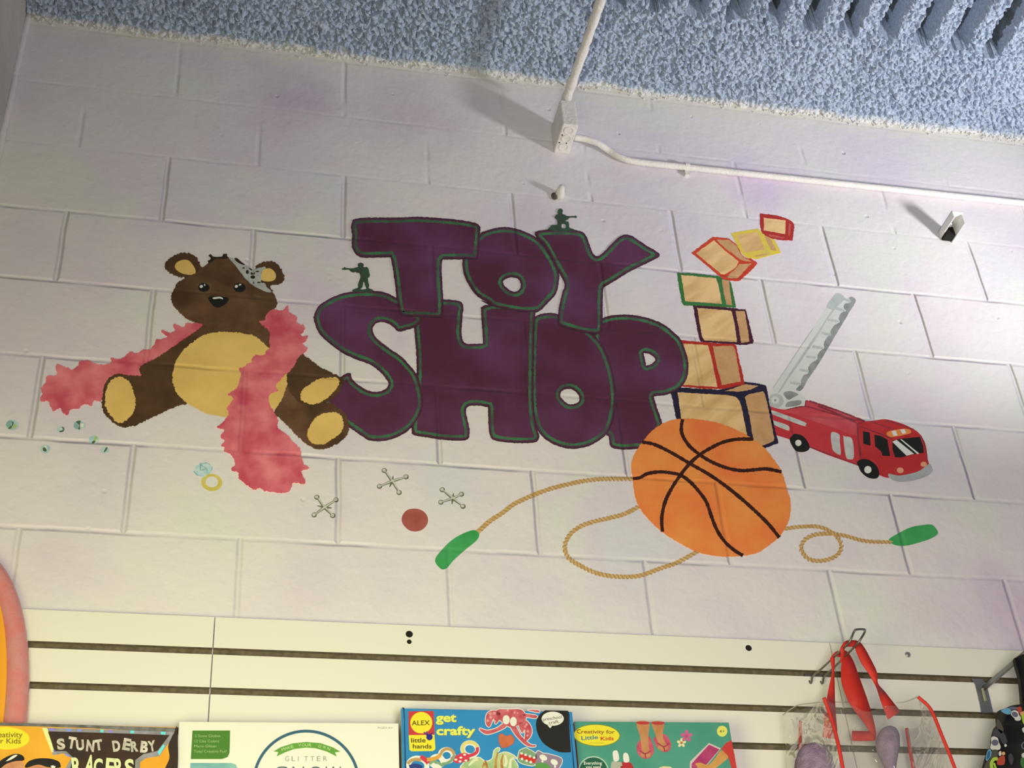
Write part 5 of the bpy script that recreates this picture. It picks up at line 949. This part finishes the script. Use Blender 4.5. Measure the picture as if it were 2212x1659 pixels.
# hook: two wires leave the first groove and meet in an upturned loop
ha = on_y(1751.5, 1466, -.030); hb = on_y(1776, 1467, -.030); hz = ha[2]
tip_l = on_z(1833, 1390, hz); tip_r = on_z(1853, 1390, hz)
hk = thing('wire_hook', (ha + hb) / 2, 'double wire slatwall hook with an upturned loop holding the clear tote bag', 'hook')
def lower(p, dx=0.0, dz=0.0, dy=0.0): return p + Vector((dx, dy, dz))
hw = hb[0] - ha[0]
yt = (tip_l[1] + tip_r[1]) / 2
lu = on_y(1846, 1362, yt - .012); ru = on_y(1870, 1362, yt - .012)
P = [lower(ha, 0, .012, .016), lower(ha, 0, -.006, .006), lower(ha, 0, -.006, -.001), ha + Vector((0, -.012, .0))]
P += [ha + (tip_l - ha) * f_ for f_ in (.3, .6, .92, 1.0)]
P2 = [tip_l + (lu - tip_l) * .35 + Vector((0, -.003, 0)), tip_l + (lu - tip_l) * .85, lu + Vector((.003, -.001, .0015))]
P3 = [ru + Vector((-.003, -.001, .0015)), tip_r + (ru - tip_r) * .85, tip_r + (ru - tip_r) * .35 + Vector((0, -.003, 0))]
P4 = [tip_r] + [hb + (tip_r - hb) * f_ for f_ in (.92, .6, .3)] + [hb + Vector((0, -.012, 0)), lower(hb, 0, -.006, -.001), lower(hb, 0, -.006, .006), lower(hb, 0, .012, .016)]
V, Fc = tube_geo(curve3(P + P2 + P3 + P4, 6), .0021, 10); mesh('wire', V, Fc, wire, hk, smooth=True)
V, Fc = box_geo(Vector((ha[0] - .006, YS + .0015, hz - .001)), Vector((hw + .012, 0, 0)), Vector((0, .0035, 0)), Vector((0, 0, .016))); mesh('back_clip', V, Fc, wire, hk)

YF, YB = -.235, -.085                                              # front and back panel of the bag
tote = thing('tote_bag', on_y(1850, 1700, -.16), 'clear vinyl tote bag with red straps and piping hanging from the wire hook', 'bag')
def bez(pts, n=8): return [Vector((p[0], p[1])) for p in smooth_loop(pts, n, False)]
def sheet(name, left, right, mat_, parent, yfun, nu=24, nv=26, top=None):
    """film between two picture curves; yfun gives the depth"""
    Lp = resample(bez(left), 1.0, False); Rp = resample(bez(right), 1.0, False); V = []
    for j in range(nv + 1):
        a = Lp[int(j / nv * (len(Lp) - 1))]; b = Rp[int(j / nv * (len(Rp) - 1))]
        for i in range(nu + 1):
            s = i / nu; q = a + (b - a) * s
            if top: q = q + Vector((0, top(s) * (1 - j / nv) ** 2))
            V.append(on_y(q[0], q[1], yfun(s, j / nv)))
    Fc = [(j * (nu + 1) + i, (j + 1) * (nu + 1) + i, (j + 1) * (nu + 1) + i + 1, j * (nu + 1) + i + 1) for j in range(nv) for i in range(nu)]
    return mesh(name, V, Fc, mat_, parent, smooth=True)
fl = [B8(512, 700), B8(560, 830), B8(610, 1000), B8(650, 1180), B8(690, 1400), B8(740, 1700)]          # front left seam
frr = [B8(1310, 690), B8(1400, 770), B8(1450, 860), B8(1510, 1010), B8(1580, 1180), B8(1660, 1400), B8(1760, 1700)]  # front right seam
bl = [B8(160, 845), B8(172, 930), B8(185, 1100), B8(200, 1300), B8(215, 1500), B8(235, 1700)]
br = [B8(1215, 960), B8(1230, 1060), B8(1250, 1180), B8(1272, 1300), B8(1300, 1480), B8(1330, 1700)]
sheet('front_film', fl, frr, film, tote, lambda s, t_: YF + .010 * math.sin(s * 7 + t_ * 2) * (1 - .5 * t_), top=lambda s: 26 * math.sin(math.pi * s) + 5 * math.sin(s * 17))
sheet('back_film', bl, br, film, tote, lambda s, t_: YB + .008 * math.sin(s * 6 + 1 + t_), top=lambda s: -34 * math.sin(math.pi * s) ** .7 + 4 * math.sin(s * 15))
def gusset(name, A_, B_, ya, yb_):
    La = resample(bez(A_), 1.0, False); Lb = resample(bez(B_), 1.0, False); V = []; nv, nu = 24, 10
    for j in range(nv + 1):
        p = on_y(*La[int(j / nv * (len(La) - 1))], ya); q = on_y(*Lb[int(j / nv * (len(Lb) - 1))], yb_)
        for i in range(nu + 1):
            s = i / nu; w = p + (q - p) * s; w = w + Vector(((.012 if name == 'side_film' else .012) * math.sin(math.pi * s) * (-1 if A_ is fl else 1), 0, -.02 * math.sin(math.pi * s) * (1 - j / nv) ** 2)); V.append(w)
    Fc = [(j * (nu + 1) + i, (j + 1) * (nu + 1) + i, (j + 1) * (nu + 1) + i + 1, j * (nu + 1) + i + 1) for j in range(nv) for i in range(nu)]
    return mesh(name, V, Fc, film, tote, smooth=True)
gusset('side_film', fl, bl, YF, YB); gusset('side_film', frr, br, YF, YB)
def piping(pts, y, r_):
    L_ = resample(bez(pts), 4.0, False); V, Fc = tube_geo([on_y(p[0], p[1], y) for p in L_], r_, 10, noise=.05); mesh('piping', V, Fc, redw, tote, smooth=True)
piping(fl, YF - .001, .0033); piping(frr, YF - .001, .0031)
piping([B8(312, 900), B8(308, 980), B8(310, 1080), B8(316, 1250), B8(322, 1500), B8(330, 1700)], YB + .004, .0030); piping(br, YB + .004, .0034)
seamw = mat('film_seam', (.40, .38, .34), rough=.3)
V, Fc = tube_geo([on_y(p[0], p[1], YB) for p in resample(bez([B8(160, 845), B8(280, 765), B8(400, 745), B8(520, 735), B8(690, 735), B8(770, 728)]), 4, False)], .0010, 6); mesh('film_edge', V, Fc, seamw, tote)
V, Fc = tube_geo([on_y(p[0], p[1], YF) for p in resample(bez([B8(1130, 740), B8(1190, 735), B8(1250, 715), B8(1305, 690)]), 4, False)], .0010, 6); mesh('film_edge', V, Fc, seamw, tote)

def strap(name, rows, th=.0014):
    """webbing: rows of (left u, left v, right u, right v, depth) smoothed along its length"""
    R_ = []
    A_ = curve3([Vector((q[0], q[1], q[4])) for q in rows], 8); B_ = curve3([Vector((q[2], q[3], q[5] if len(q) > 5 else q[4])) for q in rows], 8)
    V = []
    for p, q in zip(A_, B_):
        a = on_y(*B8(p[0], p[1]), p[2]); b = on_y(*B8(q[0], q[1]), q[2]); V += [a, b]
    n = len(A_); V2 = [v + Vector((0, th, 0)) for v in V]
    Fc = [(2 * i, 2 * i + 1, 2 * i + 3, 2 * i + 2) for i in range(n - 1)] + [(2 * n + 2 * i, 2 * n + 2 * i + 2, 2 * n + 2 * i + 3, 2 * n + 2 * i + 1) for i in range(n - 1)]
    for i in range(n - 1): Fc += [(2 * i, 2 * i + 2, 2 * n + 2 * i + 2, 2 * n + 2 * i), (2 * i + 1, 2 * n + 2 * i + 1, 2 * n + 2 * i + 3, 2 * i + 3)]
    return mesh(name, V + V2, Fc, redw, tote, smooth=True)
yk = lambda f_: ha[1] + (yt - ha[1]) * f_
y1, y2 = yk(.86), yk(.62)
# strap nearer the loop: left leg, saddle over the wires, right leg
strap('strap', [(650, 400, 672, 392, y1), (655, 320, 685, 320, y1), (652, 275, 690, 270, y1 - .002), (690, 218, 712, 262, y1 - .002), (740, 208, 738, 262, y1), (800, 214, 775, 268, y1), (845, 255, 785, 300, y1 - .002), (905, 360, 830, 400, y1 - .003), (962, 480, 885, 480, y1 - .004), (972, 575, 950, 592, y1 - .005), (1030, 645, 985, 690, YF + .012), (1100, 735, 1020, 790, YF + .004), (1162, 812, 1058, 882, YF + .002)])
# strap nearer the wall: left leg down, saddle, wide right leg
strap('strap', [(502, 1030, 622, 1050, YF + .03), (510, 960, 624, 970, YF + .03), (520, 820, 614, 850, YF + .035), (538, 700, 606, 720, y2 - .01), (556, 600, 603, 600, y2), (580, 480, 600, 480, y2), (572, 400, 604, 400, y2), (566, 362, 606, 345, y2), (605, 310, 628, 348, y2), (650, 298, 650, 350, y2), (705, 302, 672, 345, y2 - .003), (762, 385, 660, 430, y2 - .006), (812, 520, 662, 560, y2 - .01), (856, 640, 705, 690, y2 - .012), (890, 740, 760, 790, y2 - .01), (930, 870, 850, 905, YB - .03), (955, 1000, 895, 975, YB - .02), (950, 1055, 905, 985, YB - .015)])
strap('strap_end_tab', [(752, 978, 752, 1060, YB - .012), (850, 980, 850, 1064, YB - .012), (945, 985, 950, 1060, YB - .013)])
# white stitching glints at the strap ends
V, Fc = [], []
plush = mat('plush_purple', (.235, .165, .265), (.33, .245, .36), scale=70, detail=5, rough=.95, bump=.0025, bscale=420, spec=.1)
def lump(label, pts_l, pts_r, yc, dep):
    """rounded soft body from its left and right outline"""
    La = resample(bez(pts_l), 1.0, False); Ra = resample(bez(pts_r), 1.0, False); nv, nu = 22, 28; V = []
    for j in range(nv + 1):
        p = on_y(*La[int(j / nv * (len(La) - 1))], yc); q = on_y(*Ra[int(j / nv * (len(Ra) - 1))], yc); c = (p + q) / 2; rx = (q - p).length / 2
        for i in range(nu):
            a = 2 * math.pi * i / nu; rr = 1 + random.uniform(-.03, .03)
            V.append(c + (q - p).normalized() * (rx * math.cos(a) * rr) + Vector((0, min(rx, dep) * math.sin(a) * rr, 0)))
    Fc = [(j * nu + i, (j + 1) * nu + i, (j + 1) * nu + (i + 1) % nu, j * nu + (i + 1) % nu) for j in range(nv) for i in range(nu)] + [tuple(range(nu)), tuple(range(nv * nu, nv * nu + nu))[::-1]]
    o = mesh('stuffed_toy', V, Fc, plush, None, smooth=True); return tag(o, label, 'plush toy', 'purple plush toys in the clear tote bag')
lump('rounded purple plush toy low at the left inside the clear tote bag', [B8(425, 1086), B8(350, 1105), B8(300, 1150), B8(276, 1230), B8(272, 1350), B8(275, 1600)], [B8(427, 1086), B8(490, 1108), B8(540, 1165), B8(575, 1240), B8(600, 1350), B8(625, 1600)], -.170, .045)
lump('tall purple plush toy standing at the right inside the clear tote bag', [B8(1062, 940), B8(1000, 965), B8(965, 1030), B8(958, 1100), B8(985, 1180), B8(1020, 1260), B8(1050, 1350), B8(1080, 1600)], [B8(1066, 940), B8(1110, 960), B8(1140, 1010), B8(1150, 1090), B8(1140, 1170), B8(1125, 1260), B8(1125, 1350), B8(1160, 1600)], -.140, .035)

# ------------------------------------------------------------------ face-out bracket and the black patterned bag at the right edge
Bk = lambda pts: [(2060 + a / 6.406, 1400 + b / 6.406) for a, b in pts]
brk = mat('bracket_steel', (.30, .31, .33), (.24, .245, .26), scale=40, rough=.42, metal=.7); brass = mat('bracket_latch', (.72, .74, .45), rough=.25, metal=.8)
pl = [on_y(p[0], p[1], YS - .0025) for p in Bk([(245, 420), (400, 424), (440, 500), (466, 545), (505, 700), (547, 893), (387, 893), (360, 745), (330, 620), (300, 500)])]
fo = thing('display_bracket', pl[6], 'grey steel slatwall display bracket carrying the black patterned bag', 'bracket')
n = len(pl); V = pl + [p + Vector((0, .0024, 0)) for p in pl]
mesh('back_plate', V, [tuple(range(n))] + [tuple(range(n, 2 * n))[::-1]] + [(i, n + i, n + (i + 1) % n, (i + 1) % n) for i in range(n)], brk, fo)
s0 = on_y(*Bk([(425, 550)])[0], YS - .004); e0 = on_z(*Bk([(960, 95)])[0], s0[2] + .002); dv_ = e0 - s0
V, Fc = tube_geo([s0 + Vector((0, .003, 0)), s0 + dv_ * .3, s0 + dv_ * .7, s0 + dv_ * 1.25], .0052, 12); mesh('arm', V, Fc, brk, fo, smooth=True)
la, lb_ = on_y(*Bk([(400, 560)])[0], YS - .006), on_y(*Bk([(440, 735)])[0], YS - .006)
V, Fc = tube_geo([la, la + (lb_ - la) * .5, lb_], .0030, 10); mesh('latch', V, Fc, brass, fo)
tipx = s0 + dv_ * 1.05
blackc = mat('bag_black', (.018, .017, .016), (.035, .033, .032), scale=14, rough=.75, bump=.003, bscale=30)
YBAG = tipx[1]
bagt = thing('fabric_bag', on_y(*Bk([(900, 1900)])[0], YBAG), 'black fabric bag patterned with white skulls and bright shapes at the right edge', 'bag')
def cushion(name, outline, y, depth, mat_, parent, rnd=.012):
    """soft slab: an outline with rounded front and back edges"""
    Lp = resample(smooth_loop(outline), 3.0); V = []; prof = [(0, 0), (.0, -depth * .35), (rnd * .35, -depth * .75), (rnd, -depth)]; n = len(Lp)
    nrm = normals(Lp)
    for ins, dy in [(rnd, depth * .5), (0, depth * .2)] + prof:
        for p, q in zip(Lp, nrm):
            w = p - q * (ins * 800); V.append(on_y(w[0], w[1], y) + Vector((0, dy, 0)))
    k = 6; Fc = [(j * n + i, (j + 1) * n + i, (j + 1) * n + (i + 1) % n, j * n + (i + 1) % n) for j in range(k - 1) for i in range(n)]
    top_ = geometry.tessellate_polygon([[Vector((p[0], p[1], 0)) for p in [a - b * (rnd * 800) for a, b in zip(Lp, nrm)]]])
    Fc += [tuple((k - 1) * n + i for i in t_) for t_ in top_]; Fc += [tuple(i for i in t_[::-1]) for t_ in top_]
    return mesh(name, V, Fc, mat_, parent, smooth=True)
body = cushion('bag_body', Bk([(585, 900), (640, 872), (700, 850), (760, 822), (850, 805), (1000, 800), (1250, 830), (1450, 900), (1500, 1300), (1550, 2000), (300, 2000), (400, 1659), (450, 1490), (510, 1380), (525, 1240), (560, 1110), (595, 1070), (592, 980)]), YBAG, .020, blackc, bagt)
cushion('bag_strap', Bk([(822, 178), (870, 130), (935, 95), (990, 90), (1080, 140), (1110, 300), (1100, 860), (935, 860), (920, 780), (910, 640), (885, 430)]), YBAG + .004, .006, blackc, bagt, .003)
PB = (Vector((0, YBAG - .0203, 0)), Vector((0, -1, 0)))
sw = pr('print_bone', (.58, .57, .53)); sg = pr('print_steel_blue', (.11, .12, .17)); sky = pr('print_sky', (.12, .33, .52)); lim = pr('print_lime', (.36, .52, .05)); rdp = pr('print_red', (.42, .06, .035)); olv = pr('print_olive', (.075, .07, .05)); dgr = pr('print_dark_grey', (.05, .05, .06)); deep = pr('print_deep_blue', (.03, .10, .22)); orp = pr('print_amber', (.62, .36, .14)); dkg = pr('print_green', (.05, .16, .04))
for q, eye in (([(790, 890), (830, 860), (880, 870), (905, 920), (930, 960), (920, 1000), (860, 1002), (840, 970), (800, 930)], (848, 918, 46, 34, .5)), ([(520, 1240), (555, 1222), (610, 1245), (625, 1300), (650, 1360), (640, 1400), (580, 1412), (520, 1400), (508, 1370), (520, 1310)], (573, 1308, 48, 43, 0))):
    o = paint('printed_skull', [Bk(q)], sw, 1, bagt, PB); paint('skull_eye', [Bk(ellipse(*eye))], sg, 2, o, PB)
paint('printed_shape', [Bk([(655, 870), (700, 840), (760, 830), (800, 870), (785, 910), (730, 915)])], sky, 1, bagt, PB)
paint('printed_shape', [Bk([(760, 828), (800, 812), (870, 815), (885, 845), (800, 850)])], sg, 1, bagt, PB)
paint('printed_shape', [Bk([(880, 820), (935, 815), (940, 880), (905, 905), (885, 870)])], rdp, 2, bagt, PB)
paint('printed_shape', [Bk([(940, 900), (1010, 880), (1020, 1060), (970, 1050), (945, 980)])], lim, 2, bagt, PB)
paint('printed_shape', [Bk([(925, 890), (975, 875), (985, 910), (930, 930)])], orp, 3, bagt, PB)
paint('printed_shape', [Bk([(950, 1110), (1010, 1090), (1010, 1180), (960, 1160)])], sw, 1, bagt, PB)
paint('printed_shape', [Bk([(600, 985), (640, 1010), (690, 1120), (660, 1180), (600, 1100)])], olv, 1, bagt, PB)
paint('printed_shape', [Bk([(560, 1130), (620, 1120), (700, 1180), (740, 1290), (690, 1330), (620, 1230), (550, 1210)])], dgr, 1, bagt, PB)
paint('printed_shape', [Bk([(470, 1420), (505, 1400), (522, 1440), (510, 1520), (470, 1560), (445, 1540)])], sky, 1, bagt, PB); paint('printed_shape', [Bk([(475, 1440), (505, 1425), (500, 1500), (460, 1540)])], deep, 2, bagt, PB)
paint('printed_shape', [Bk([(530, 1415), (610, 1415), (600, 1520), (525, 1570), (500, 1680), (430, 1700), (440, 1600), (515, 1500)])], olv, 1, bagt, PB)
paint('printed_ring', [], lim, 2, bagt, PB, strokes=[ribbon(Bk([(610, 1535), (560, 1535), (525, 1590), (530, 1660), (560, 1700)]), 7), ribbon(Bk([(560, 1590), (575, 1640), (600, 1700)]), 4)])
paint('printed_shape', [Bk([(620, 1520), (700, 1490), (705, 1600), (640, 1620), (600, 1600)])], rdp, 2, bagt, PB)
paint('printed_shape', [Bk(ellipse(690, 1458, 24, 24))], orp, 2, bagt, PB); paint('printed_shape', [Bk([(625, 1440), (655, 1425), (660, 1480), (630, 1490)])], sw, 2, bagt, PB)
paint('printed_shape', [Bk([(700, 1345), (720, 1325), (738, 1350), (715, 1368)])], sw, 2, bagt, PB)
paint('printed_shape', [Bk([(760, 1480), (800, 1460), (830, 1540), (800, 1620), (765, 1560)])], dgr, 1, bagt, PB)
paint('printed_ring', [], sg, 2, bagt, PB, strokes=[ribbon(Bk([(1000, 1290), (950, 1320), (950, 1380), (1000, 1400)]), 3)])
paint('printed_shape', [Bk([(930, 1530), (1010, 1500), (1010, 1659), (940, 1640)])], dkg, 1, bagt, PB); paint('printed_shape', [Bk([(945, 1460), (1000, 1450), (1000, 1510), (950, 1510)])], sw, 2, bagt, PB)
